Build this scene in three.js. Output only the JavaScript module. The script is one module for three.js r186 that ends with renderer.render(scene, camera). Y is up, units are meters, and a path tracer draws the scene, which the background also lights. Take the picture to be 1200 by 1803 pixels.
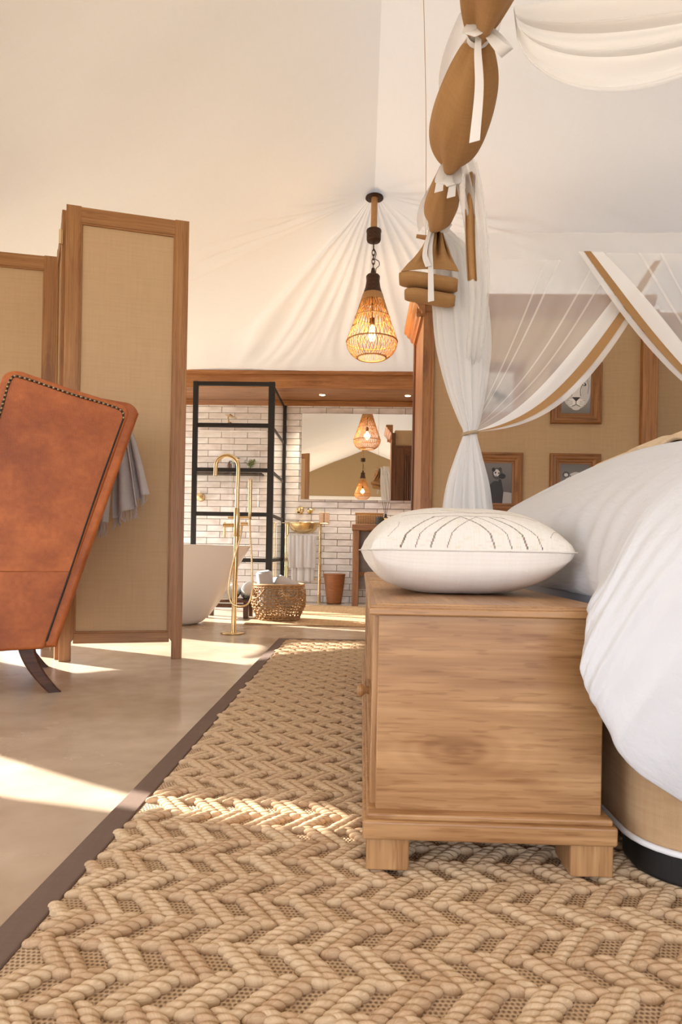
import * as THREE from 'three';
import { RoundedBoxGeometry } from 'three/addons/geometries/RoundedBoxGeometry.js';
import { mergeGeometries } from 'three/addons/utils/BufferGeometryUtils.js';
import { RectAreaLightUniformsLib } from 'three/addons/lights/RectAreaLightUniformsLib.js';

// ---------------------------------------------------------------- camera, sky, sun, exposure
const W = 1200, H = 1803, FOCAL = 1130;
const scene = new THREE.Scene();
const camera = new THREE.PerspectiveCamera(2 * Math.atan(H / 2 / FOCAL) * 180 / Math.PI, W / H, 0.05, 200);
camera.rotation.order = 'YXZ';
camera.position.set(0, 0.55, 0);
camera.rotation.set(0, Math.atan(36 / FOCAL), 0.018);
camera.setViewOffset(W, H, 0, -70.9, W, H);          // vertical lens shift
scene.add(camera);
RectAreaLightUniformsLib.init();
const renderer = new THREE.WebGLRenderer({ antialias: true });
renderer.toneMapping = THREE.LinearToneMapping;
renderer.toneMappingExposure = 0.9;
renderer.shadowMap.enabled = true;
scene.background = new THREE.Color(0.86, 0.95, 1.12);
scene.backgroundIntensity = 4.7;
const SUN_DIR = new THREE.Vector3(0.912, -0.4, 0.41).normalize();   // the way the light travels
const sun = new THREE.DirectionalLight(new THREE.Color(1, 0.93, 0.84), 27);
sun.position.copy(SUN_DIR).multiplyScalar(-14).add(new THREE.Vector3(0, 1, -2.5));
sun.target.position.set(0, 1, -2.5);
sun.castShadow = true; sun.shadow.radius = 1.2; sun.shadow.mapSize.set(2048, 2048);
Object.assign(sun.shadow.camera, { left: -8, right: 8, top: 6, bottom: -6, near: 0.5, far: 40 });
scene.add(sun, sun.target);

// ---------------------------------------------------------------- small helpers
const V = (x, y, d) => new THREE.Vector3(x, y, -d);             // d = distance into the room
let seed = 7;
const rnd = () => { seed = (seed * 1664525 + 1013904223) >>> 0; return seed / 4294967296; };
const rr = (a, b) => a + (b - a) * rnd();
const lerp = (a, b, t) => a + (b - a) * t;
const clamp = (x, a = 0, b = 1) => Math.min(b, Math.max(a, x));
const smooth = (a, b, x) => { const t = clamp((x - a) / (b - a)); return t * t * (3 - 2 * t); };
const used = {};
function numbered(n) { const k = used[n] = (used[n] ?? -1) + 1; return k ? n + '_' + String(k).padStart(3, '0') : n; }
function shade(o) { o.traverse((c) => { if (c.isMesh) { c.castShadow = true; c.receiveShadow = true; } }); return o; }
function thing(name, label, category, pos = [0, 0, 0], turn = 0, group) {
  const o = new THREE.Group(); o.name = numbered(name); scene.add(o);
  o.position.set(...pos); o.rotation.y = turn;
  o.userData = { label, category }; if (group) o.userData.group = group;
  return o;
}
function part(parent, name, geo, mat, label) {
  const m = new THREE.Mesh(geo, mat); m.name = name; parent.add(m); m.castShadow = m.receiveShadow = true;
  if (label) m.userData.label = label;
  return m;
}
function solo(name, label, category, geo, mat, group) {
  const m = new THREE.Mesh(geo, mat); m.name = numbered(name); scene.add(m); m.castShadow = m.receiveShadow = true;
  m.userData = { label, category }; if (group) m.userData.group = group;
  return m;
}
function struct(name, geo, mat, parent = scene) {
  const m = geo ? new THREE.Mesh(geo, mat) : new THREE.Group(); m.name = name; parent.add(m);
  m.castShadow = m.receiveShadow = true;
  if (parent === scene) m.userData.kind = 'structure';
  return m;
}
// give a geometry uv in metres by the way each face points; grain = the axis along which u runs
function boxUV(g, grain = 'x') {
  if (g.index) g = g.toNonIndexed();
  const p = g.attributes.position, n = g.attributes.normal, uv = new Float32Array(p.count * 2), ox = rnd() * 3, oy = rnd() * 3;
  for (let i = 0; i < p.count; i += 3) {
    const a = [0, 0, 0];
    for (let k = 0; k < 3; k++) { a[0] += n.getX(i + k); a[1] += n.getY(i + k); a[2] += n.getZ(i + k); }
    const b = a.map(Math.abs), ax = b[0] >= b[1] && b[0] >= b[2] ? 0 : b[1] >= b[2] ? 1 : 2;
    const rest = [0, 1, 2].filter((k) => k !== ax), gi = 'xyz'.indexOf(grain);
    let u = rest[0], v = rest[1]; if (rest[1] === gi) { u = rest[1]; v = rest[0]; }
    for (let k = 0; k < 3; k++) {
      const q = [p.getX(i + k), p.getY(i + k), p.getZ(i + k)];
      uv[(i + k) * 2] = q[u] + ox; uv[(i + k) * 2 + 1] = q[v] + oy + ax * 0.37;
    }
  }
  g.setAttribute('uv', new THREE.BufferAttribute(uv, 2));
  return g;
}
// box by its bounds x0..x1, y0..y1, distance d0..d1
function bx(x0, x1, y0, y1, d0, d1, grain = 'x', r = 0.004) {
  const w = x1 - x0, h = y1 - y0, d = d1 - d0;
  r = Math.min(r, w * 0.45, h * 0.45, d * 0.45);
  const g = boxUV(r > 0 ? new RoundedBoxGeometry(w, h, d, 2, r) : new THREE.BoxGeometry(w, h, d), grain);
  return g.translate((x0 + x1) / 2, (y0 + y1) / 2, -(d0 + d1) / 2);
}
function cbox(w, h, d, grain = 'x', r = 0.004) { return bx(-w / 2, w / 2, -h / 2, h / 2, -d / 2, d / 2, grain, r); }
function grid(nu, nv, fn, su = 1, sv = 1) {
  const pos = [], uv = [], idx = [], p = new THREE.Vector3();
  for (let j = 0; j <= nv; j++) for (let i = 0; i <= nu; i++) {
    fn(i / nu, j / nv, p); pos.push(p.x, p.y, p.z); uv.push(i / nu * su, j / nv * sv);
  }
  for (let j = 0; j < nv; j++) for (let i = 0; i < nu; i++) {
    const a = j * (nu + 1) + i, b = a + 1, c = a + nu + 1, d = c + 1;
    idx.push(a, b, d, a, d, c);
  }
  const g = new THREE.BufferGeometry();
  g.setAttribute('position', new THREE.Float32BufferAttribute(pos, 3));
  g.setAttribute('uv', new THREE.Float32BufferAttribute(uv, 2));
  g.setIndex(idx); g.computeVertexNormals();
  return g;
}
// a grid with a second skin t metres behind it and closed edges
function shell(nu, nv, fn, t, su = 1, sv = 1) {
  const f = grid(nu, nv, fn, su, sv), P = f.attributes.position, N = f.attributes.normal, U = f.attributes.uv, n = P.count;
  const pos = [...P.array], uv = [...U.array], idx = [...f.index.array];
  for (let i = 0; i < n; i++) { pos.push(P.getX(i) - N.getX(i) * t, P.getY(i) - N.getY(i) * t, P.getZ(i) - N.getZ(i) * t); uv.push(U.getX(i), U.getY(i)); }
  for (let i = 0; i < f.index.count; i += 3) idx.push(f.index.getX(i) + n, f.index.getX(i + 2) + n, f.index.getX(i + 1) + n);
  const edge = (a, b) => idx.push(a, a + n, b, b, a + n, b + n), w = nu + 1;
  for (let i = 0; i < nu; i++) { edge(i, i + 1); edge(nv * w + i + 1, nv * w + i); }
  for (let j = 0; j < nv; j++) { edge((j + 1) * w, j * w); edge(j * w + nu, (j + 1) * w + nu); }
  const g = new THREE.BufferGeometry();
  g.setAttribute('position', new THREE.Float32BufferAttribute(pos, 3));
  g.setAttribute('uv', new THREE.Float32BufferAttribute(uv, 2));
  g.setIndex(idx); g.computeVertexNormals();
  return g;
}
const curve = (pts, closed = false) => new THREE.CatmullRomCurve3(pts, closed, 'centripetal');
const tube = (pts, r, seg = 32, rad = 8, closed = false) => new THREE.TubeGeometry(Array.isArray(pts) ? curve(pts, closed) : pts, seg, r, rad, closed);
function rod(a, b, r, r2 = r, seg = 14) {
  const d = b.clone().sub(a), g = new THREE.CylinderGeometry(r2, r, d.length(), seg);
  g.translate(0, d.length() / 2, 0).applyQuaternion(new THREE.Quaternion().setFromUnitVectors(new THREE.Vector3(0, 1, 0), d.normalize()));
  return g.translate(a.x, a.y, a.z);
}
const lathe = (pts, seg = 40) => new THREE.LatheGeometry(pts.map(([r, y]) => new THREE.Vector2(r, y)), seg);
const flat = (list) => mergeGeometries(list.map((g) => { const q = g.index ? g.toNonIndexed() : g.clone(); for (const k of Object.keys(q.attributes)) if (!['position', 'normal', 'uv'].includes(k)) q.deleteAttribute(k); return q; }));
// a flat ribbon: width w across side(t), thickness t
function ribbon(pts, w, side, t = 0.0012, seg = 24) {
  const c = curve(pts), wf = typeof w === 'function' ? w : () => w;
  return shell(seg, 3, (u, v, p) => {
    c.getPoint(u, p); const s = (typeof side === 'function' ? side(u) : side);
    p.addScaledVector(s, (v - 0.5) * wf(u));
  }, t, 1, 0.1);
}
// spline loft through stations of equal length
function loftFn(stations) {
  const cols = stations[0].length, curves = [];
  for (let k = 0; k < cols; k++) curves.push(new THREE.CatmullRomCurve3(stations.map((s) => s[k]), false, 'catmullrom', 0.5));
  const tmp = Array.from({ length: cols }, () => new THREE.Vector3());
  let lastU = -1, cc = null;
  return (u, v, p) => {
    if (u !== lastU) { curves.forEach((c, k) => c.getPoint(u, tmp[k])); cc = new THREE.CatmullRomCurve3(tmp.map((q) => q.clone()), false, 'catmullrom', 0.5); lastU = u; }
    cc.getPoint(v, p);
  };
}

// ---------------------------------------------------------------- procedural textures
const hash = new Float32Array(65536); { let s = 12345; for (let i = 0; i < 65536; i++) { s = (s * 1103515245 + 12345) >>> 0; hash[i] = ((s >>> 8) & 65535) / 65535; } }
const H2 = (i, j, k) => hash[((i * 73 + j * 1931 + k * 977) % 65536 + 65536) % 65536];
function vnoise(x, y, px, py, k = 0) {
  const i = Math.floor(x), j = Math.floor(y); let f = x - i, g = y - j; f = f * f * (3 - 2 * f); g = g * g * (3 - 2 * g);
  const m = (a, n) => ((a % n) + n) % n, i0 = m(i, px), i1 = m(i + 1, px), j0 = m(j, py), j1 = m(j + 1, py);
  return lerp(lerp(H2(i0, j0, k), H2(i1, j0, k), f), lerp(H2(i0, j1, k), H2(i1, j1, k), f), g);
}
function fbm(u, v, fx, fy, oct = 4, k = 0) {
  let s = 0, a = 0.5, t = 0;
  for (let o = 0; o < oct; o++) { s += a * vnoise(u * fx, v * fy, fx, fy, k + o * 17); t += a; a *= 0.5; fx *= 2; fy *= 2; }
  return s / t;
}
function tex(w, h, su, sv, fn, srgb = true) {
  const d = new Uint8Array(w * h * 4);
  for (let j = 0; j < h; j++) for (let i = 0; i < w; i++) {
    const c = fn(i / w, j / h), o = (j * w + i) * 4;
    d[o] = clamp(c[0], 0, 255); d[o + 1] = clamp(c[1] ?? c[0], 0, 255); d[o + 2] = clamp(c[2] ?? c[0], 0, 255); d[o + 3] = 255;
  }
  const t = new THREE.DataTexture(d, w, h); t.wrapS = t.wrapT = THREE.RepeatWrapping; t.magFilter = THREE.LinearFilter; t.minFilter = THREE.LinearMipmapLinearFilter; t.generateMipmaps = true;
  t.repeat.set(1 / su, 1 / sv); if (srgb) t.colorSpace = THREE.SRGBColorSpace; t.needsUpdate = true; return t;
}
const mix3 = (a, b, t) => [lerp(a[0], b[0], t), lerp(a[1], b[1], t), lerp(a[2], b[2], t)];
function woodMat(light, dark, { rough = 0.45, k = 0, knots = 0, su = 1.3, sv = 0.6, fine = 1, coat = 0.0, contrast = 1, res = 512 } = {}) {
  const lum = (u, v) => {
    const fleck = fbm(u, v, 22, 150, 2, k + 120), fl = smooth(0.60, 0.80, fleck);
    const warp = fbm(u, v, 2, 3, 3, k) * 1.6 + fbm(u, v, 3, 8, 2, k + 40) * 0.35;
    const ring = 0.5 + 0.5 * Math.sin((v * 7 + warp * 2.4) * Math.PI * 2);
    const streak = fbm(u, v, 5, 90, 3, k + 90), broad = fbm(u, v, 3, 11, 3, k + 60);
    let t = 0.16 * ring * ring + 0.62 * streak * fine + 0.5 * broad + 0.22 * fl - 0.16;
    for (let q = 0; q < knots; q++) {
      const ku = H2(q, k, 5), kv = H2(q, k, 9), wr = (x) => x - Math.round(x), r = Math.hypot(wr(u - ku) * 17, wr(v - kv) * 24);
      t += Math.exp(-r * r * 0.6) * 0.5 + Math.exp(-r * r * 0.25) * 0.10 * Math.sin(r * 9);
    }
    return 0.5 + (clamp(t) - 0.5) * contrast;
  };
  const map = tex(res, res, su, sv, (u, v) => mix3(light, dark, lum(u, v)));
  const bump = tex(384, 512, su, sv, (u, v) => [150 - 110 * fbm(u, v, 5, 90, 3, k + 90)], false);
  return new THREE.MeshPhysicalMaterial({ map, bumpMap: bump, bumpScale: 0.0006, roughness: rough, clearcoat: coat, clearcoatRoughness: 0.35 });
}
const M = {};
M.oak = woodMat([201, 158, 109], [143, 99, 58], { rough: 0.38, k: 3, knots: 3, su: 0.9, sv: 0.55, coat: 0.15, contrast: 1.15, res: 1024 });
M.trim = woodMat([188, 132, 78], [122, 74, 34], { rough: 0.42, k: 11, knots: 3, su: 1.5, sv: 0.5 });
M.screenWood = woodMat([188, 138, 84], [130, 84, 42], { rough: 0.42, k: 23, knots: 4, su: 1.4, sv: 0.45 });
M.console = woodMat([182, 136, 96], [124, 82, 52], { rough: 0.5, k: 31, knots: 3, su: 1.0, sv: 0.4 });
M.frameWood = woodMat([176, 122, 66], [112, 66, 26], { rough: 0.45, k: 41, knots: 2, su: 0.6, sv: 0.2 });
M.louvre = woodMat([132, 82, 44], [70, 38, 18], { rough: 0.45, k: 47, su: 1.2, sv: 0.5 });
M.legWood = woodMat([104, 66, 44], [58, 34, 22], { rough: 0.3, k: 53, su: 0.8, sv: 0.4 });
M.binWood = woodMat([178, 118, 70], [140, 84, 46], { rough: 0.5, k: 57, su: 0.7, sv: 0.3 });
function weave(base, dark, { n = 96, su = 0.12, slub = 0.5, k = 0, rough = 0.95, bump = 0.0006, extra = {} } = {}) {
  const th = (u, v) => {
    const a = u * n, b = v * n, over = (Math.floor(a) + Math.floor(b)) % 2;
    const fx = Math.abs(Math.sin(a * Math.PI)), fy = Math.abs(Math.sin(b * Math.PI));
    return over ? fx * 0.75 + 0.25 * fy : fy * 0.75 + 0.25 * fx;
  };
  const map = tex(512, 512, su, su, (u, v) => mix3(dark, base, clamp(0.35 + 0.5 * th(u, v) + slub * (fbm(u, v, 3, 40, 3, k) - 0.5) + slub * (fbm(u, v, 40, 3, 3, k + 9) - 0.5))));
  const bm = tex(512, 512, su, su, (u, v) => [255 * th(u, v)], false);
  return new THREE.MeshPhysicalMaterial({ map, bumpMap: bm, bumpScale: bump, roughness: rough, side: THREE.DoubleSide, ...extra });
}
M.hessian = weave([200, 168, 128], [176, 142, 102], { n: 150, su: 0.3, slub: 0.25, k: 5 });
M.screenCloth = weave([206, 176, 138], [182, 150, 112], { n: 150, su: 0.3, slub: 0.25, k: 15 });
M.bronze = weave([190, 148, 98], [150, 110, 66], { n: 128, su: 0.16, slub: 0.25, k: 25, bump: 0.0003 });
M.bedLinen = weave([198, 164, 124], [170, 134, 94], { n: 100, su: 0.2, slub: 0.4, k: 35, bump: 0.0004 });
M.greyWool = weave([206, 200, 198], [182, 175, 173], { n: 100, su: 0.15, slub: 0.3, k: 45, bump: 0.0006 });
M.cushion = weave([246, 241, 232], [234, 227, 216], { n: 90, su: 0.16, slub: 0.35, k: 55, bump: 0.0004 });
M.throwCream = weave([232, 208, 172], [206, 176, 136], { n: 40, su: 0.12, slub: 0.4, k: 59, bump: 0.001 });
M.binding = weave([134, 112, 98], [104, 84, 72], { n: 90, su: 0.1, slub: 0.2, k: 65, bump: 0.0006 });
M.jute = weave([200, 170, 132], [150, 118, 82], { n: 44, su: 0.4, slub: 0.5, k: 75, bump: 0.002 });
M.canvas = weave([235, 232, 225], [227, 223, 215], { n: 128, su: 0.3, slub: 0.2, k: 85, bump: 0.0002, extra: { transmission: 0.09, thickness: 0, roughness: 1 } });
M.gable = weave([178, 154, 118], [156, 132, 98], { n: 128, su: 0.3, slub: 0.2, k: 87, bump: 0.0002 });
M.sideCanvas = M.canvas.clone(); M.sideCanvas.transmission = 0.32; M.flySheet = M.canvas.clone(); M.flySheet.transmission = 0.3; M.gable.transmission = 0.15; M.gable.thickness = 0; M.gable.roughness = 1;
const white = (r = 0.9, x = {}) => new THREE.MeshPhysicalMaterial({ color: new THREE.Color(0.63, 0.63, 0.637), roughness: r, side: THREE.DoubleSide, ...x });
M.duvet = white(0.85, { bumpMap: tex(512, 512, 0.5, 0.5, (u, v) => [255 * fbm(u, v, 6, 10, 5, 3)], false), bumpScale: 0.003, sheen: 0.2, sheenColor: new THREE.Color(1, 1, 1) });
M.towel = white(0.95, { color: new THREE.Color(0.88, 0.875, 0.88), bumpMap: tex(256, 256, 0.05, 0.05, (u, v) => [255 * vnoise(u * 40, v * 40, 40, 40, 4)], false), bumpScale: 0.003 });
M.ribbon = white(0.7, { color: new THREE.Color(0.8, 0.795, 0.79) });
const sheer = (o, x = {}) => new THREE.MeshPhysicalMaterial({ color: new THREE.Color(0.93, 0.92, 0.9), roughness: 0.9, transparent: true, opacity: o, side: THREE.DoubleSide, depthWrite: false, ...x });
M.netThin = sheer(0.36); M.netMid = sheer(0.55); M.netDense = sheer(0.82);
M.leather = (() => {
  const mott = (u, v) => 0.55 * fbm(u, v, 3, 3, 4, 8) + 0.3 * fbm(u, v, 11, 11, 3, 18) + 0.15 * fbm(u, v, 60, 60, 2, 28);
  const map = tex(768, 768, 0.8, 0.8, (u, v) => mix3([206, 118, 56], [142, 70, 24], clamp(0.5 + (mott(u, v) - 0.5) * 2.0)));
  const bm = tex(512, 512, 0.1, 0.1, (u, v) => { const a = vnoise(u * 34, v * 34, 34, 34, 2), b = vnoise(u * 60, v * 60, 60, 60, 7); return [255 * (0.6 * Math.abs(a - 0.5) * 2 + 0.4 * b)]; }, false);
  return new THREE.MeshPhysicalMaterial({ map, bumpMap: bm, bumpScale: 0.0005, roughness: 0.46, clearcoat: 0.05, clearcoatRoughness: 0.45 });
})();
M.concrete = (() => {
  const f = (u, v) => 0.5 * fbm(u, v, 3, 4, 5, 1) + 0.3 * fbm(u, v, 9, 14, 4, 31) + 0.2 * fbm(u, v, 50, 50, 3, 61);
  const map = tex(1024, 1024, 3, 3, (u, v) => mix3([214, 198, 178], [170, 150, 126], clamp(0.45 + (f(u, v) - 0.5) * 2.2)));
  const rm = tex(512, 512, 3, 3, (u, v) => { const q = clamp(0.10 + 0.26 * fbm(u, v, 6, 9, 5, 71)) * 255; return [q, q, q]; }, false);
  const bm = tex(512, 512, 1.4, 1.4, (u, v) => [255 * fbm(u, v, 5, 7, 4, 91)], false);
  return new THREE.MeshPhysicalMaterial({ map, roughnessMap: rm, roughness: 1, bumpMap: bm, bumpScale: 0.0008 });
})();
M.sand = new THREE.MeshStandardMaterial({ map: tex(256, 256, 4, 4, (u, v) => mix3([200, 186, 166], [160, 146, 126], fbm(u, v, 8, 8, 5, 3))), roughness: 1 });
M.grout = new THREE.MeshStandardMaterial({ color: 0xa08c7c, roughness: 0.95, map: tex(256, 256, 0.5, 0.5, (u, v) => [200 + 50 * fbm(u, v, 20, 20, 3, 2)]) });
M.tiles = [[246, 242, 238], [241, 235, 230], [236, 229, 222], [249, 246, 243]].map((c, i) => new THREE.MeshPhysicalMaterial({
  map: tex(256, 128, 0.5, 0.25, (u, v) => mix3(c, [c[0] - 34, c[1] - 38, c[2] - 42], clamp(fbm(u, v, 5, 5, 4, i * 13) * 1.4 - 0.35))), roughness: 0.22,
  bumpMap: tex(256, 128, 0.5, 0.25, (u, v) => [255 * fbm(u, v, 7, 6, 3, i * 7 + 2)], false), bumpScale: 0.0016 }));
M.brass = new THREE.MeshPhysicalMaterial({ color: new THREE.Color(0.80, 0.62, 0.34), metalness: 1, roughness: 0.26, roughnessMap: tex(256, 256, 0.2, 0.2, (u, v) => { const q = 170 + 80 * fbm(u, v, 30, 4, 3, 5); return [q, q, q]; }, false) });
M.nail = new THREE.MeshStandardMaterial({ color: new THREE.Color(0.36, 0.26, 0.15), roughness: 0.35, metalness: 1 });
M.blackMetal = new THREE.MeshStandardMaterial({ color: 0x1d1916, roughness: 0.5, metalness: 0.3 });
M.darkMetal = new THREE.MeshStandardMaterial({ color: 0x5a4634, roughness: 0.5, metalness: 0.6, map: tex(128, 128, 0.1, 0.1, (u, v) => mix3([255, 240, 220], [150, 130, 110], fbm(u, v, 6, 6, 4, 2))) });
M.black = new THREE.MeshStandardMaterial({ color: 0x15120f, roughness: 0.55 });
M.glass = new THREE.MeshPhysicalMaterial({ color: 0xffffff, roughness: 0.02, transmission: 1, thickness: 0, ior: 1.5 });
M.mirror = new THREE.MeshStandardMaterial({ color: 0xf2f0ec, roughness: 0.01, metalness: 1 });
M.tub = new THREE.MeshPhysicalMaterial({ color: new THREE.Color(0.88, 0.86, 0.83), roughness: 0.35, clearcoat: 0.2, clearcoatRoughness: 0.4 });
M.cane = new THREE.MeshPhysicalMaterial({ color: new THREE.Color(0.56, 0.33, 0.13), roughness: 0.6, map: tex(128, 128, 0.05, 0.05, (u, v) => mix3([255, 250, 240], [200, 180, 150], fbm(u, v, 8, 3, 3, 4))) });
M.basketCane = new THREE.MeshPhysicalMaterial({ color: new THREE.Color(0.5, 0.33, 0.17), roughness: 0.75, map: tex(128, 128, 0.05, 0.05, (u, v) => mix3([255, 250, 240], [190, 170, 140], fbm(u, v, 8, 3, 3, 6))) });
M.pole = woodMat([196, 150, 98], [160, 112, 64], { k: 67, rough: 0.5, su: 0.6, sv: 0.2 });
M.bulb = new THREE.MeshStandardMaterial({ color: 0xffe0a8, emissive: new THREE.Color(1, 0.62, 0.26), emissiveIntensity: 9 });
M.downlight = new THREE.MeshStandardMaterial({ color: 0xffffff, emissive: new THREE.Color(1, 0.86, 0.66), emissiveIntensity: 12 });
M.terracotta = new THREE.MeshStandardMaterial({ color: 0xe6cfb8, roughness: 0.8, map: tex(128, 128, 0.1, 0.1, (u, v) => mix3([255, 250, 245], [222, 205, 190], fbm(u, v, 8, 8, 4, 3))) });
M.dullGreen = new THREE.MeshStandardMaterial({ color: 0x4a4a44, roughness: 0.6 });
M.leaf = new THREE.MeshPhysicalMaterial({ color: 0x6f7f3e, roughness: 0.7, side: THREE.DoubleSide });
M.amber = new THREE.MeshPhysicalMaterial({ color: 0x5a3620, roughness: 0.25, clearcoat: 0.5 });
M.greyPanel = new THREE.MeshStandardMaterial({ color: 0x9a928c, roughness: 0.4, map: tex(256, 256, 0.6, 0.6, (u, v) => mix3([255, 252, 250], [205, 200, 196], fbm(u, v, 4, 6, 4, 3))) });
M.sisal = [[222, 196, 162], [214, 186, 152], [206, 176, 142]].map((c, i) => new THREE.MeshStandardMaterial({ roughness: 0.85,
  map: tex(256, 256, 0.06, 0.06, (u, v) => mix3(c, [c[0] - 46, c[1] - 50, c[2] - 52], clamp(0.6 * fbm(u, v, 4, 40, 3, i * 5) + 0.6 * fbm(u, v, 3, 5, 3, i * 9) - 0.2))) }));
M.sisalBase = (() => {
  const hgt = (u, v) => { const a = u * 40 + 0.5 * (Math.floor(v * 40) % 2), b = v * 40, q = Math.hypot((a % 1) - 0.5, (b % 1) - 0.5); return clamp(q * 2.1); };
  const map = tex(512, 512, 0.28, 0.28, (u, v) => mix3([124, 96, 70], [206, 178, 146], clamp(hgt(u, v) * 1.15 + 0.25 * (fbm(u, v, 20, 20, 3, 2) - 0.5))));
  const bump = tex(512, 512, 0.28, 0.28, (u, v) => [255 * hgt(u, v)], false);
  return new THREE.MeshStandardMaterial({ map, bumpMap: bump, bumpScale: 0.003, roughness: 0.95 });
})();

// ---------------------------------------------------------------- the setting
struct('ground', bx(-40, 40, -0.3, -0.14, -30, 40, 'x', 0), M.sand);
struct('floor', bx(-3.15, 3.55, -0.12, 0, -3.1, 7.2, 'x', 0), M.concrete);

// tiled back wall, every tile in view a mesh of its own
{
  const wall = struct('wall_back', bx(-3.15, 3.55, 0, 2.4, 7.012, 7.15, 'x', 0), M.grout);
  const pw = 0.287, ph = 0.0686, far = [];
  const variants = M.tiles.map(() => { const g = new RoundedBoxGeometry(pw - 0.005, ph - 0.005, 0.014, 2, 0.003); return boxUV(g, 'x'); });
  for (let r = 0; r < 32; r++) for (let c = -11; c < 12; c++) {
    const x = c * pw + (r % 2) * pw / 2 + 0.02, y = (r + 0.5) * ph, d = 7.008 - rnd() * 0.0025;
    if (y > 2.2) continue;
    if (x > -0.5 && x < 0.34 && y > 1.17 && y < 2.0) continue;                 // behind the mirror
    const q = Math.floor(rnd() * 4);
    if (x > -2.1 && x < 0.72) {
      const m = part(wall, 'tile', variants[q], M.tiles[q]); m.position.set(x, y, -d); m.rotation.set(rr(-0.006, 0.006), rr(-0.004, 0.004), rr(-0.003, 0.003));
    } else if (x > -3 && x < 3.4) far.push(variants[q].clone().translate(x, y, -d));
  }
  part(wall, 'far_tile', flat(far), M.tiles[1]).userData.kind = 'stuff';
}
// bulkhead over the tiled wall
struct('trim_1', bx(-3.0, 3.4, 2.2, 2.36, 6.47, 6.495, 'x', 0.004), M.trim);
struct('trim_2', bx(-3.0, 3.4, 2.335, 2.372, 6.44, 6.495, 'x', 0.006), M.trim);
struct('trim_3', bx(-3.0, 3.4, 2.2, 2.36, 6.5, 7.0, 'x', 0.002), M.console);
struct('trim_4', bx(-3.0, 3.4, 2.14, 2.198, 6.985, 7.0, 'x', 0.003), M.trim);
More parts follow.
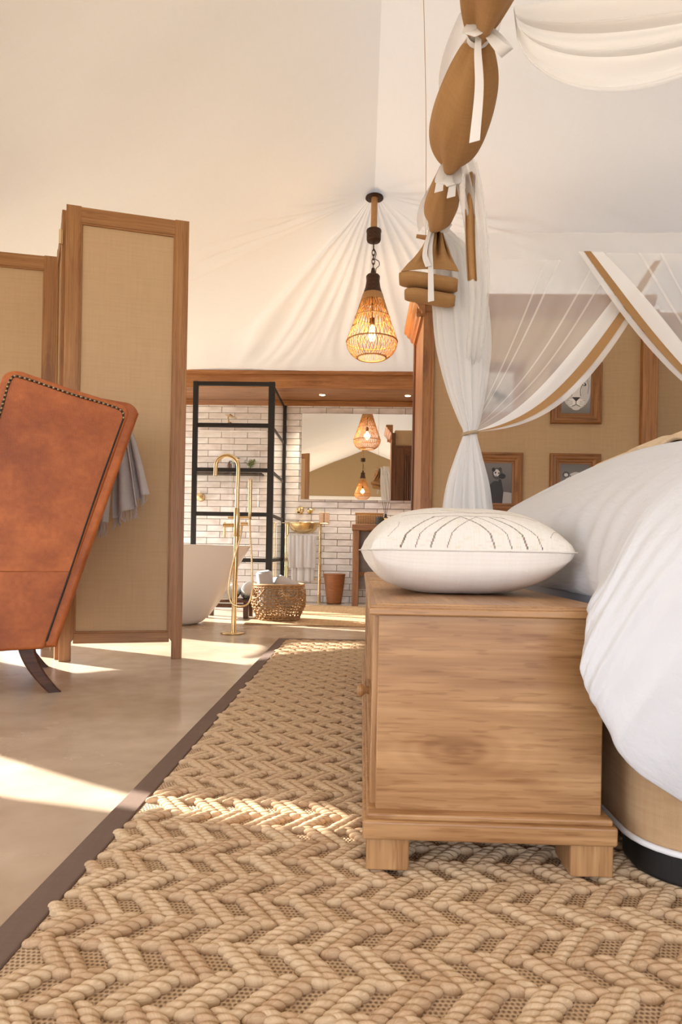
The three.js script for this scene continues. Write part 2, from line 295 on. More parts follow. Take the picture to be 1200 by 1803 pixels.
// canvas roof: ridge, two slopes and a hip end gathered at the pendant
const APEX = V(0.05, 3.27, 4.85);
{
  const roof = struct('ceiling', null, null);
  roof.userData.kind = 'structure';
  const radial = (x, d) => {                                 // creases that run out from the gathered apex
    const ang = Math.atan2(d - 4.85, Math.abs(x - 0.05)), r = Math.hypot(x - 0.05, d - 4.85);
    let s = 0;
    for (const [a, k, w, len, amp] of [[0.02, -0.28, 0.05, 1.3, 0.034], [0.0, -0.1, 0.045, 1.6, 0.028], [0.085, -0.05, 0.035, 2.0, 0.030], [-0.16, -0.3, 0.07, 1.1, 0.018], [-0.38, -0.3, 0.08, 1.0, 0.014], [-0.7, -0.25, 0.09, 0.9, 0.010]]) {
      const q = (ang - a - k * r) / w; s += amp * Math.exp(-q * q) * smooth(0, 0.35, r) * (1 - smooth(len * 0.45, len, r));
    }
    return s;
  };
  const slope = (sgn, xe) => grid(150, 220, (u, v, p) => {
    const dEnd = lerp(4.85, 5.25, u), d = lerp(-3.0, dEnd, 1 - Math.pow(1 - v, 1.8)), x = lerp(0.05, xe, u);
    let y = lerp(3.27, 2.1, u) - 0.05 * Math.sin(u * Math.PI);
    const ed = smooth(0, 0.05, u) * smooth(0, 0.12, dEnd - d);
    y += 0.02 * ed * (fbm(clamp(u * 0.999), v * 0.999, 3, 4, 3, 2 + sgn) - 0.5) + radial(x, d) * ed;
    y += (0.012 * Math.sin(d * 5 + x * 3.2 + Math.sin(d * 2.1)) + 0.05 * Math.pow(Math.abs(fbm(u * 0.99, clamp(v) * 0.99, 2, 14, 3, 33 + sgn) - 0.5), 1.5)) * smooth(0.05, 0.4, u) * (1 - smooth(0.7, 1, u)) * ed;
    p.set(x, y, -d);
  }, 3.4, 8);
  part(roof, 'roof_slope', slope(0, -3.05), M.canvas);
  part(roof, 'roof_slope', slope(50, 3.45), M.canvas);
  const foot = [V(-3.05, 2.1, 5.25), V(-2.9, 2.2, 5.7), V(-2.4, 2.32, 6.3), V(-1.6, 2.37, 6.5), V(-0.6, 2.365, 6.5), V(0.4, 2.365, 6.5), V(1.4, 2.37, 6.5), V(2.5, 2.32, 6.3), V(3.1, 2.2, 5.7), V(3.45, 2.1, 5.25)];
  const fc = curve(foot), b = new THREE.Vector3();
  const crease = (u, v) => {
    let s = 0;
    for (const [a, w, amp] of [[0.352, 0.012, 1.5], [0.385, 0.008, 0.8], [0.41, 0.010, 1.3], [0.438, 0.007, 0.9], [0.462, 0.009, 1.6], [0.492, 0.007, 1.1], [0.515, 0.010, 1.5], [0.55, 0.007, 1.0], [0.585, 0.010, 1.2], [0.63, 0.010, 0.8], [0.68, 0.016, 1.0], [0.75, 0.02, 0.6]]) { const q = (u - a) / w; s += amp * Math.exp(-q * q); }
    for (const [a, w, amp] of [[0.40, 0.005, 0.8], [0.428, 0.005, 1.2], [0.450, 0.004, 1.0], [0.476, 0.005, 1.4], [0.503, 0.004, 1.1], [0.53, 0.005, 1.0], [0.565, 0.006, 0.7]]) { const q = (u - a - 0.012 * (v - 0.8)) / w; s += amp * Math.exp(-q * q) * smooth(0.5, 0.85, v); }
    return s;
  };
  part(roof, 'fly_sheet', grid(20, 30, (u, v, p) => p.set(lerp(-0.3, -4.2, u), lerp(3.62, 2.35, u) - 0.06 * Math.sin(u * 3.14), -lerp(-3.4, 7.4, v)), 3, 6), M.flySheet);
  part(roof, 'hip_panel', grid(320, 60, (u, v, p) => {
    const uu = u + 0.014 * Math.sin(v * 4.3 + u * 37) * v + 0.010 * (fbm(u, v * 0.99, 12, 4, 2, 14) - 0.5); fc.getPoint(clamp(u), b);
    p.lerpVectors(APEX, b, v);
    const sag = 0.16 * Math.sin(v * Math.PI) * (0.6 + 0.4 * Math.sin(u * Math.PI));
    const f = crease(uu, v) * (0.35 + 0.65 * fbm(u, v * 0.99, 24, 3, 2, 4)) * 0.032 * smooth(0.0, 0.25, v) * (1 - 0.75 * smooth(0.75, 1, v));
    const ed = smooth(0, 0.06, u) * smooth(0, 0.06, 1 - u);
    p.y += -lerp(0.05 * Math.sin(v * Math.PI), sag * 0.35, ed) - f * 0.75 * ed; p.z += (sag * 0.5 + f) * ed;
    p.z += 0.05 * smooth(0.8, 0.97, v) * (1 - smooth(0.97, 1, v)) * ed;
  }, 5, 2), M.canvas);
}
// canvas side walls; the left one has openings between its tied-back flaps
{
  const sh = new THREE.Shape([[-3.0, -0.14], [7.15, -0.14], [7.15, 2.42], [5.25, 2.12], [-3.0, 2.12]].map((p) => new THREE.Vector2(...p)));
  const hole = (pts) => sh.holes.push(new THREE.Path(new THREE.SplineCurve(pts.map((p) => new THREE.Vector2(...p))).getPoints(60)));
  hole([[2.62, 0.86], [2.56, 1.1], [2.59, 1.21], [2.68, 1.33], [2.58, 1.34], [2.49, 1.22], [2.45, 1.1], [2.38, 0.95], [2.42, 0.86], [2.52, 0.82], [2.62, 0.86]]);
  hole([[3.62, 0.45], [3.54, 0.75], [3.74, 0.85], [3.93, 0.94], [3.92, 0.985], [4.18, 1.09], [4.56, 1.20], [4.94, 1.34], [5.24, 1.34], [5.18, 1.22], [4.60, 1.13], [4.36, 1.075], [4.66, 1.10], [4.84, 1.08], [4.91, 0.96], [4.73, 0.80], [4.4, 0.55], [4.0, 0.42], [3.62, 0.45]]);
  hole([[5.36, 0.05], [5.34, 0.7], [5.36, 1.6], [5.7, 1.95], [6.6, 1.95], [6.9, 1.6], [6.9, 0.05], [6.0, 0.02], [5.3, 0.05]]);
  hole([[-2.4, 0.3], [-2.4, 1.8], [-1.6, 1.95], [-0.4, 1.95], [0.2, 1.8], [0.2, 0.3], [-1, 0.25], [-2.4, 0.3]]);
  const g = new THREE.ExtrudeGeometry(sh, { depth: 0.05, bevelEnabled: false, curveSegments: 24 });
  g.rotateY(Math.PI / 2).translate(-3.05, 0, 0);          // shape x -> distance into the room
  struct('wall_left', g, M.sideCanvas);
  struct('wall_right', bx(3.4, 3.45, -0.14, 2.12, -3.0, 7.15, 'z', 0), M.canvas);
  // gable behind the camera: cloth triangle over a wide opening, canvas either side
  const gb = new THREE.Shape([[-3.05, 2.02], [3.45, 2.02], [3.45, 2.12], [0.05, 3.27], [-3.05, 2.12]].map((p) => new THREE.Vector2(...p)));
  struct('wall_front', new THREE.ExtrudeGeometry(gb, { depth: 0.04, bevelEnabled: false }).translate(0, 0, 3.0), M.gable);
  struct('trim_7', bx(-3.0, 3.4, 1.86, 2.03, -3.03, -2.99, 'x', 0.004), M.sideCanvas);
  struct('trim_5', bx(-3.05, -2.5, 0, 2.02, -3.06, -3.0, 'y', 0.004), M.trim);
  struct('trim_6', bx(2.9, 3.45, 0, 2.02, -3.06, -3.0, 'y', 0.004), M.trim);
}
// headboard-side partition: cloth-covered wall with wooden corner, cornice and posts
{
  const w = struct('wall_partition', bx(0.43, 1.93, 0, 2.24, 4.46, 5.10, 'x', 0.002), M.hessian);
  part(w, 'side_lining', bx(0.402, 0.43, 0, 2.2, 4.46, 5.09, 'y', 0.003), M.console);
  part(w, 'corner_post', bx(0.398, 0.472, 0, 2.24, 4.435, 4.462, 'y', 0.005), M.trim);
  part(w, 'corner_bead', bx(0.455, 0.478, 0, 2.24, 4.425, 4.45, 'y', 0.006), M.trim);
  part(w, 'back_post', bx(0.385, 0.44, 0, 2.2, 5.07, 5.13, 'y', 0.005), M.louvre);
  part(w, 'wall_post', bx(1.885, 1.995, 0, 2.24, 4.42, 4.48, 'y', 0.006), M.trim);
  const prof = (out) => { const s = new THREE.Shape(); s.moveTo(0, 0); s.lineTo(0.02, 0); s.lineTo(0.025, 0.02); s.lineTo(0.04, 0.03); s.lineTo(0.05, 0.055); s.lineTo(0.07, 0.07); s.lineTo(0.075, 0.085); s.lineTo(out, 0.1); s.lineTo(out, 0.125); s.lineTo(0, 0.125); return s; };
  const front = new THREE.ExtrudeGeometry(prof(0.095), { depth: 1.6, bevelEnabled: false });
  front.rotateY(-Math.PI / 2);                                                // profile x -> +z, run along -x
  part(w, 'cornice', boxUV(front.translate(1.95, 2.19, -4.46), 'x'), M.trim);
  const side = new THREE.ExtrudeGeometry(prof(0.095), { depth: 0.72, bevelEnabled: false });
  side.rotateY(Math.PI).translate(0.402, 2.19, -4.38);                          // profile x -> -x, run along -z
  part(w, 'cornice', boxUV(side, 'z'), M.trim);
  const w2 = struct('wall_recess', bx(1.93, 3.4, 0, 2.24, 4.78, 5.10, 'x', 0.002), M.hessian);
  const f2 = new THREE.ExtrudeGeometry(prof(0.095), { depth: 1.45, bevelEnabled: false }); f2.rotateY(-Math.PI / 2);
  part(w2, 'cornice', boxUV(f2.translate(3.38, 2.19, -4.78), 'x'), M.trim);
}

// ---------------------------------------------------------------- woven rug
{
  const rug = thing('woven_rug', 'large chunky braided sisal rug with a brown cloth border on the concrete floor', 'rug');
  const yaw = 0.006, X0 = -0.452, X1 = 3.0, D0 = -0.6, D1 = 3.92;
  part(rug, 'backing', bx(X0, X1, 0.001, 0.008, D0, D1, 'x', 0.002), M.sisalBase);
  const bw = 0.052;
  part(rug, 'border', bx(X0 - bw, X0, 0.001, 0.011, D0 - bw, D1 + bw, 'z', 0.004), M.binding, 'brown woven cloth border strip');
  part(rug, 'border', bx(X0, X1, 0.001, 0.011, D1, D1 + bw, 'x', 0.004), M.binding, 'brown woven cloth border strip');
  // one braid: overlapping twisted puffs
  const makeBraid = (len, n, s) => {
    const list = [];
    for (let i = 0; i < n; i++) {
      const g = new THREE.IcosahedronGeometry(1, 2); g.scale(0.0162 + rr(-0.0014, 0.0014), 0.0088, 0.0066);
      g.rotateY(-0.74 * s + rr(-0.08, 0.08)); g.translate((i + 0.5) / n * len - len / 2, 0.0095 + rr(-0.0006, 0.0006), rr(-0.0007, 0.0007));
      list.push(boxUV(g, 'x'));
    }
    return flat(list);
  };
  const L = 0.098, braids = [0, 1, 2].map(() => makeBraid(L, 7, 1)).concat([0, 1, 2].map(() => makeBraid(L, 7, -1)));
  braids.push(makeBraid(L * 0.5, 4, 1), makeBraid(L * 0.5, 4, -1));
  const spots = [];
  const rowD = 0.0625, pitch = 0.081;
  for (let r = 0; r < 55; r++) {
    const d = 0.58 + r * rowD, s = r % 2 ? 1 : -1;
    const xr = d < 1.35 ? 0.75 : d < 1.6 ? 0.2 : 0.08;
    for (let x = X0 - 0.01 + (r % 2 ? pitch / 2 : 0) ; x < xr; x += pitch) for (const k of [-1, 1])
      spots.push({ x: x + k * 0.0118, d: d + rr(-0.002, 0.002), s, a: s * 0.92 + rr(-0.03, 0.03), q: Math.floor(rnd() * 3) });
  }
  const cut = L * 0.25; for (const t of spots) if (t.x < X0 + 0.033) { t.half = 1; t.x += cut * Math.cos(t.a); t.d += cut * Math.sin(t.a); }
  const ok = spots.filter((t) => t.x > X0 + 0.017 && t.d < D1 - 0.03 && t.d > 0.5);
  ok.sort((p, q) => Math.hypot(p.x + 0.1, p.d) - Math.hypot(q.x + 0.1, q.d));
  // the strands nearest the camera one by one, the rest joined
  const seen = ok.filter((t) => Math.abs(t.x) < 0.62 * t.d + 0.05 && t.d > 0.66), near = new Set(seen.slice(0, 300));
  for (const t of near) {
    const g = braids[t.half ? (t.s > 0 ? 6 : 7) : t.q + (t.s > 0 ? 0 : 3)];
    const m = part(rug, 'braid', g, M.sisal[t.q]); m.position.set(t.x, 0.002, -t.d); m.rotation.y = t.a;
  }
  const rest = ok.filter((t) => !near.has(t)), mm = new THREE.Matrix4();
  for (const s of [1, -1]) {
    const list = rest.filter((t) => t.s === s && !t.half), im = new THREE.InstancedMesh(braids[s > 0 ? 0 : 3], M.sisal[1], list.length);
    list.forEach((t, i) => { mm.makeRotationY(t.a); mm.setPosition(t.x, 0.002, -t.d); im.setMatrixAt(i, mm); });
    im.name = 'far_braids'; im.userData.kind = 'stuff'; im.castShadow = im.receiveShadow = true; rug.add(im);
    const lh = rest.filter((t) => t.s === s && t.half), ih = new THREE.InstancedMesh(braids[s > 0 ? 6 : 7], M.sisal[1], lh.length);
    lh.forEach((t, i) => { mm.makeRotationY(t.a); mm.setPosition(t.x, 0.002, -t.d); ih.setMatrixAt(i, mm); });
    ih.name = 'edge_braids'; ih.userData.kind = 'stuff'; ih.castShadow = ih.receiveShadow = true; rug.add(ih);
  }
}

// ---------------------------------------------------------------- storage chest at the foot of the bed
{
  const c = thing('storage_chest', 'long honey oak blanket chest on block feet at the foot of the bed', 'chest', [0, 0, 0], 0.0);
  const g = c, F = 1.06, B = 2.85;
  part(g, 'plinth', bx(0.010, 0.427, 0.076, 0.108, F, B, 'x', 0.005), M.oak);
  part(g, 'plinth_moulding', bx(0.016, 0.421, 0.107, 0.118, F + 0.006, B - 0.006, 'x', 0.004), M.oak);
  part(g, 'end_panel', bx(0.031, 0.408, 0.117, 0.447, 1.085, 1.107, 'x', 0.003), M.oak);
  part(g, 'end_panel', bx(0.031, 0.408, 0.117, 0.447, B - 0.05, B - 0.028, 'x', 0.003), M.oak);
  part(g, 'front_panel', bx(0.034, 0.05, 0.117, 0.447, 1.107, B - 0.05, 'z', 0.002), M.oak);
  part(g, 'back_panel', bx(0.388, 0.406, 0.117, 0.447, 1.107, B - 0.05, 'z', 0.002), M.oak);
  for (const [d0, d1] of [[1.107, 1.17], [1.96, 2.05], [B - 0.11, B - 0.05]]) part(g, 'stile', bx(0.022, 0.036, 0.117, 0.447, d0, d1, 'y', 0.003), M.oak);
  part(g, 'rail', bx(0.022, 0.036, 0.385, 0.447, 1.16, B - 0.1, 'z', 0.003), M.oak);
  part(g, 'rail', bx(0.022, 0.036, 0.117, 0.165, 1.16, B - 0.1, 'z', 0.003), M.oak);
  // two lids, each a moulded board
  for (const [d0, d1] of [[1.068, 1.985], [1.99, B + 0.01]]) {
    const l = part(g, 'lid', bx(0.014, 0.425, 0.447, 0.459, d0, d1, 'z', 0.003), M.oak);
    part(l, 'lid_moulding', bx(0.017, 0.422, 0.457, 0.4635, d0 + 0.004, d1 - 0.004, 'z', 0.0035), M.oak);
    part(l, 'lid_field', bx(0.026, 0.413, 0.460, 0.466, d0 + 0.013, d1 - 0.013, 'z', 0.002), M.oak);
  }
  for (const d of [1.45]) part(g, 'knob', lathe([[0, 0.028], [0.012, 0.026], [0.015, 0.018], [0.008, 0.008], [0.009, 0], [0, 0]], 16).rotateZ(Math.PI / 2).translate(0.023, 0.24, -d), M.oak);
  for (const d of [1.07, B - 0.09]) for (const x of [0.017, 0.353]) part(g, 'foot', bx(x, x + 0.071, 0.021, 0.077, d, d + 0.085, 'y', 0.004), M.oak);
}

// ---------------------------------------------------------------- bed
function roundPrism(x0, x1, d0, d1, y0, y1, r, bev = 0.01) {
  const s = new THREE.Shape(), q = bev; x0 += q; x1 -= q; d0 += q; d1 -= q; r -= q;
  s.moveTo(x0 + r, d0); s.lineTo(x1 - r, d0); s.absarc(x1 - r, d0 + r, r, -Math.PI / 2, 0); s.lineTo(x1, d1 - r); s.absarc(x1 - r, d1 - r, r, 0, Math.PI / 2);
  s.lineTo(x0 + r, d1); s.absarc(x0 + r, d1 - r, r, Math.PI / 2, Math.PI); s.lineTo(x0, d0 + r); s.absarc(x0 + r, d0 + r, r, Math.PI, Math.PI * 1.5);
  const g = new THREE.ExtrudeGeometry(s, { depth: y1 - y0 - 2 * q, bevelEnabled: true, bevelSize: q, bevelThickness: q, bevelSegments: 3, curveSegments: 12 });
  return boxUV(g.rotateX(-Math.PI / 2).translate(0, y0 + q, 0), 'x');      // shape y -> -z
}
{
  const b = thing('bed', 'upholstered tan bed base with rounded corners, white piping and black feet', 'bed');
  part(b, 'base', roundPrism(0.462, 2.55, 1.02, 2.86, 0.075, 0.42, 0.11, 0.012), M.bedLinen);
  part(b, 'mattress', roundPrism(0.475, 2.55, 1.03, 2.85, 0.42, 0.66, 0.11, 0.03), M.duvet);
  const cor = (x0, d0, r, y) => { const pts = []; pts.push(V(x0, y, 2.75), V(x0, y, 2), V(x0, y, d0 + r + 0.05)); for (let i = 0; i <= 8; i++) { const a = Math.PI + i / 8 * Math.PI / 2; pts.push(V(x0 + r + r * Math.cos(a), y, d0 + r + r * Math.sin(a))); } pts.push(V(x0 + r + 0.1, y, d0), V(1.5, y, d0), V(2.45, y, d0)); return pts; };
  part(b, 'piping', tube(cor(0.461, 1.019, 0.11, 0.079), 0.0055, 160, 8), M.ribbon);
  for (const [x, d] of [[0.475, 1.035], [0.475, 2.65], [2.2, 1.035], [2.2, 2.65]]) part(b, 'foot', roundPrism(x, x + 0.24, d, d + 0.2, 0.021, 0.078, 0.09, 0.006), M.black);

  const S = [
    [V(1.7, .80, 2.6), V(.78, .78, 2.68), V(.60, .725, 2.76), V(.50, .63, 2.80), V(.462, .55, 2.82), V(.458, .482, 2.82), V(.50, .470, 2.8)],
    [V(1.7, .84, 2.2), V(.78, .81, 2.2), V(.60, .755, 2.2), V(.488, .65, 2.2), V(.452, .55, 2.2), V(.450, .482, 2.2), V(.49, .472, 2.2)],
    [V(1.7, .85, 1.65), V(.80, .83, 1.65), V(.60, .775, 1.65), V(.475, .66, 1.63), V(.442, .55, 1.62), V(.444, .480, 1.62), V(.48, .472, 1.62)],
    [V(1.7, .85, 1.42), V(.82, .815, 1.36), V(.61, .755, 1.29), V(.472, .655, 1.24), V(.43, .56, 1.22), V(.432, .482, 1.2), V(.46, .473, 1.22)],
    [V(1.7, .85, 1.4), V(.83, .805, 1.29), V(.62, .735, 1.17), V(.465, .635, 1.08), V(.392, .525, 1.035), V(.365, .480, 1.04), V(.40, .474, 1.07)],
    [V(1.7, .85, 1.4), V(.84, .80, 1.25), V(.635, .72, 1.11), V(.47, .60, 1.01), V(.375, .47, .985), V(.335, .385, .985), V(.365, .355, 1.0)],
    [V(1.7, .85, 1.4), V(.86, .80, 1.22), V(.67, .705, 1.05), V(.51, .57, .955), V(.405, .42, .95), V(.358, .325, .965), V(.385, .305, .985)],
    [V(1.7, .85, 1.4), V(.92, .80, 1.2), V(.74, .69, 1.01), V(.60, .54, .92), V(.49, .36, .92), V(.428, .235, .945), V(.452, .22, .97)],
    [V(1.7, .85, 1.4), V(1.05, .80, 1.19), V(.93, .69, .99), V(.82, .52, .90), V(.71, .32, .905), V(.64, .17, .94), V(.65, .155, .97)],
    [V(1.75, .85, 1.4), V(1.4, .80, 1.19), V(1.38, .69, .99), V(1.36, .52, .90), V(1.34, .32, .905), V(1.33, .15, .94), V(1.33, .135, .97)],
    [V(2.3, .85, 1.4), V(2.3, .80, 1.19), V(2.3, .69, .99), V(2.3, .52, .90), V(2.3, .32, .905), V(2.3, .15, .94), V(2.3, .135, .97)],
  ];
  const f = loftFn(S);
  solo('duvet', 'puffy white duvet spread over the bed, its corner hanging past the chest', 'duvet', grid(260, 90, (u, v, p) => {
    f(u, v, p);
    const side = smooth(0.35, 0.6, v) * (1 - smooth(0.92, 1, v));
    const w = Math.sin(u * 120 + 3 * Math.sin(u * 23) + v * 2) * 0.0035 * side * (u < 0.42 ? 1 : 0.35) + 0.011 * (fbm(u * 0.99, v * 0.99, 9, 5, 3, 3) - 0.5) * smooth(0.1, 0.3, v)
      + 0.02 * (fbm(clamp(u) * 0.999, v * 0.3, 26, 3, 3, 9) - 0.5) * smooth(0.45, 0.85, v) * (u > 0.42 ? 1 : 0);
    const nx = -0.8, nz = u < 0.4 ? 0.1 : 0.7;
    p.x += w * nx; p.z += w * nz; p.y += w * 0.4;
  }, 3, 1.2), M.duvet);
  const edge = curve([V(.72, .815, 2.5), V(.70, .842, 2.1), V(.70, .857, 1.7), V(.72, .853, 1.42), V(.76, .84, 1.31)]);
  const q = new THREE.Vector3();
  solo('bed_throw', 'cream knitted throw folded across the top of the bed', 'throw', shell(60, 40, (u, v, p) => {
    edge.getPoint(u, q); p.set(lerp(q.x, q.x + 0.9, v), q.y + 0.012 * Math.sin(v * 3.1) + 0.006 * Math.sin(u * 40), q.z);
    if (v < 0.08) p.y -= (0.08 - v) * 0.35;
  }, 0.014, 1.2, 0.9), M.throwCream);
}

// ---------------------------------------------------------------- cushion on the chest
{
  const c = thing('cushion', 'plump cream square cushion with brown stitched lines lying on the chest', 'cushion', [0.205, 0.468, -1.435], 0.05);
  const cv = document.createElement('canvas'); cv.width = cv.height = 1024; const x = cv.getContext('2d');
  x.fillStyle = '#f1ebe0'; x.fillRect(0, 0, 1024, 1024);
  for (let i = 0; i < 5000; i++) { x.fillStyle = `rgba(${190 + rnd() * 40 | 0},${175 + rnd() * 40 | 0},${150 + rnd() * 40 | 0},0.18)`; const h = rnd() > 0.5; x.fillRect(rnd() * 1024, rnd() * 1024, h ? 26 : 2, h ? 2 : 26); }
  const stitch = (pts, w) => { for (let i = 0; i < pts.length - 1; i++) { const [ax, ay] = pts[i], [bx_, by] = pts[i + 1], n = Math.hypot(bx_ - ax, by - ay) / 6 | 0; for (let k = 0; k < n; k++) { const t = k / n; x.fillStyle = `rgba(${92 + rnd() * 40 | 0},${78 + rnd() * 34 | 0},${66 + rnd() * 30 | 0},${0.5 + 0.45 * rnd()})`; x.fillRect(lerp(ax, bx_, t) + rnd() * 2, lerp(ay, by, t), w, 3.2); } } };
  const line = (a, b, c2, w = 4) => stitch([a, b, c2], w);
  // near edge is at the bottom of the canvas
  const Lx = [150, 225, 300, 385], Tx = [330, 400, 465, 545];
  for (let i = 0; i < 4; i++) { line([Lx[i], 1018], [lerp(Lx[i], Tx[i], 0.5), 970], [Tx[i], 915], i % 2 ? 5 : 9); line([1024 - Lx[i] - 20, 1018], [1004 - lerp(Lx[i], Tx[i], 0.4), 975], [1024 - Tx[i] - 20, 915], i % 2 ? 9 : 5); }
  line([320, 915], [500, 908], [690, 915], 8); line([170, 850], [320, 878], [500, 868], 8); line([500, 868], [720, 860], [870, 885], 8); line([380, 825], [560, 875], [760, 818], 6);
  for (let i = 0; i < 4; i++) { line([320 + i * 60, 560], [300 + i * 50, 360], [230 + i * 45, 20], 4); line([700 - i * 60, 560], [720 - i * 50, 360], [790 - i * 45, 20], 4); }
  line([90, 1000], [140, 960], [150, 920], 4); line([900, 1000], [930, 960], [960, 940], 4);
  const map = new THREE.CanvasTexture(cv); map.colorSpace = THREE.SRGBColorSpace;
  const top = M.cushion.clone(); top.map = map;
  const hw = 0.2, prof = (a) => Math.pow(Math.max(0, 1 - Math.pow(Math.abs(a), 2.9)), 0.5);
  const half = (sg) => grid(56, 56, (u, v, p) => {
    const a = u * 2 - 1, b = v * 2 - 1, h = prof(a) * prof(b);
    const pin = 1 - 0.075 * (1 - a * a) * Math.abs(b) ** 3, pin2 = 1 - 0.075 * (1 - b * b) * Math.abs(a) ** 3;
    let hh = 0.092 * Math.pow(h, 0.85) + 0.004 * (fbm(u * 0.99, v * 0.99, 5, 5, 3, 8) - 0.5) * h;
    if (sg < 0) hh = Math.min(hh, 0.0885 + (hh - 0.0885) * 0.25);
    p.set(a * hw * pin2, 0.089 + sg * hh, -b * hw * pin);
    p.y += 0.006 * a * (Math.abs(b) > 0.8 ? 1 : 0) * 0;
  }, 1, 1);
  const flip = (g) => { const ix = g.index; for (let i = 0; i < ix.count; i += 3) { const t = ix.getX(i + 1); ix.setX(i + 1, ix.getX(i + 2)); ix.setX(i + 2, t); } g.computeVertexNormals(); return g; };
  part(c, 'top_cover', half(1), top);
  const ub = flip(half(-1)); { const uv = ub.attributes.uv; for (let i = 0; i < uv.count; i++) uv.setXY(i, uv.getX(i) * 0.4, uv.getY(i) * 0.4); }
  part(c, 'bottom_cover', ub, M.cushion);
  const seam = []; for (const [a0, b0, a1, b1] of [[-1, -1, 1, -1], [1, -1, 1, 1], [1, 1, -1, 1], [-1, 1, -1, -1]]) for (let i = 0; i < 10; i++) { const a = lerp(a0, a1, i / 10), b = lerp(b0, b1, i / 10); seam.push(new THREE.Vector3(a * hw * (1 - 0.075 * (1 - b * b) * Math.abs(a) ** 3), 0.089, -b * hw * (1 - 0.075 * (1 - a * a) * Math.abs(b) ** 3))); }
  part(c, 'seam', tube(seam, 0.0016, 160, 6, true), M.cushion);
}

// ---------------------------------------------------------------- folding screen
{
  const s = thing('folding_screen', 'tall folding screen of wood-framed hessian panels behind the leather armchair', 'screen');
  const HT = 2.195;
  function panel(x0, d0, x1, d1) {
    const p = new THREE.Group(); p.name = 'panel'; s.add(p);
    const w = Math.hypot(x1 - x0, d1 - d0); p.position.set(x0, 0, -d0); p.rotation.y = Math.atan2(d1 - d0, x1 - x0);
    const sw = 0.062, t = 0.016;
    for (const a of [0, w - sw]) {
      const out = a === 0, sh = new THREE.Shape();
      const xs = out ? [a, a + sw, a + sw - 0.016] : [a + sw, a, a + 0.016];
      sh.moveTo(xs[0], 0.002); sh.lineTo(xs[0], HT); sh.lineTo(xs[1], HT); sh.lineTo(xs[1], 0.115); sh.lineTo(xs[2], 0.09); sh.lineTo(xs[2], 0.002); sh.closePath();
      const g = new THREE.ExtrudeGeometry(sh, { depth: 2 * t - 0.006, bevelEnabled: true, bevelSize: 0.003, bevelThickness: 0.003, bevelSegments: 2 }).translate(0, 0, -t + 0.003);
      part(p, 'stile', boxUV(g, 'y'), M.screenWood);
    }
    const rail = (y0, y1) => part(p, 'rail', boxUV(new RoundedBoxGeometry(w - 2 * sw + 0.004, y1 - y0, 2 * t - 0.004, 2, 0.003), 'x').translate(w / 2, (y0 + y1) / 2, 0), M.screenWood);
    rail(HT - 0.075, HT); rail(0.085, 0.135);
    part(p, 'cloth', boxUV(new THREE.BoxGeometry(w - 2 * sw, HT - 0.2, 0.008), 'x').translate(w / 2, (HT + 0.06) / 2, 0), M.screenCloth);
    for (const z of [1, -1]) {
      const b = 0.009, z0 = z * 0.009, xa = sw, xb = w - sw, ya = 0.135, yb = HT - 0.075, bd = [];
      bd.push(cbox(b, yb - ya, b, 'y', 0.003).translate(xa + b / 2, (ya + yb) / 2, z0), cbox(b, yb - ya, b, 'y', 0.003).translate(xb - b / 2, (ya + yb) / 2, z0), cbox(xb - xa, b, b, 'x', 0.003).translate(w / 2, ya + b / 2, z0), cbox(xb - xa, b, b, 'x', 0.003).translate(w / 2, yb - b / 2, z0));
      part(p, 'bead', flat(bd), M.screenWood);
    }
    return { p, w, t };
  }
  const hinge = (q, x, z) => { for (const y of [0.17, 1.1, 2.06]) part(q.p, 'hinge', rod(new THREE.Vector3(x, y - 0.035, z), new THREE.Vector3(x, y + 0.035, z), 0.009, 0.009, 10), M.brass, 'brass hinge'); };
  const a = panel(-1.445, 3.05, -0.90, 3.21);
  const b = panel(-1.725, 3.56, -1.475, 3.095); hinge(b, b.w + 0.009, 0.02);
  panel(-2.27, 3.48, -1.76, 3.60);
}

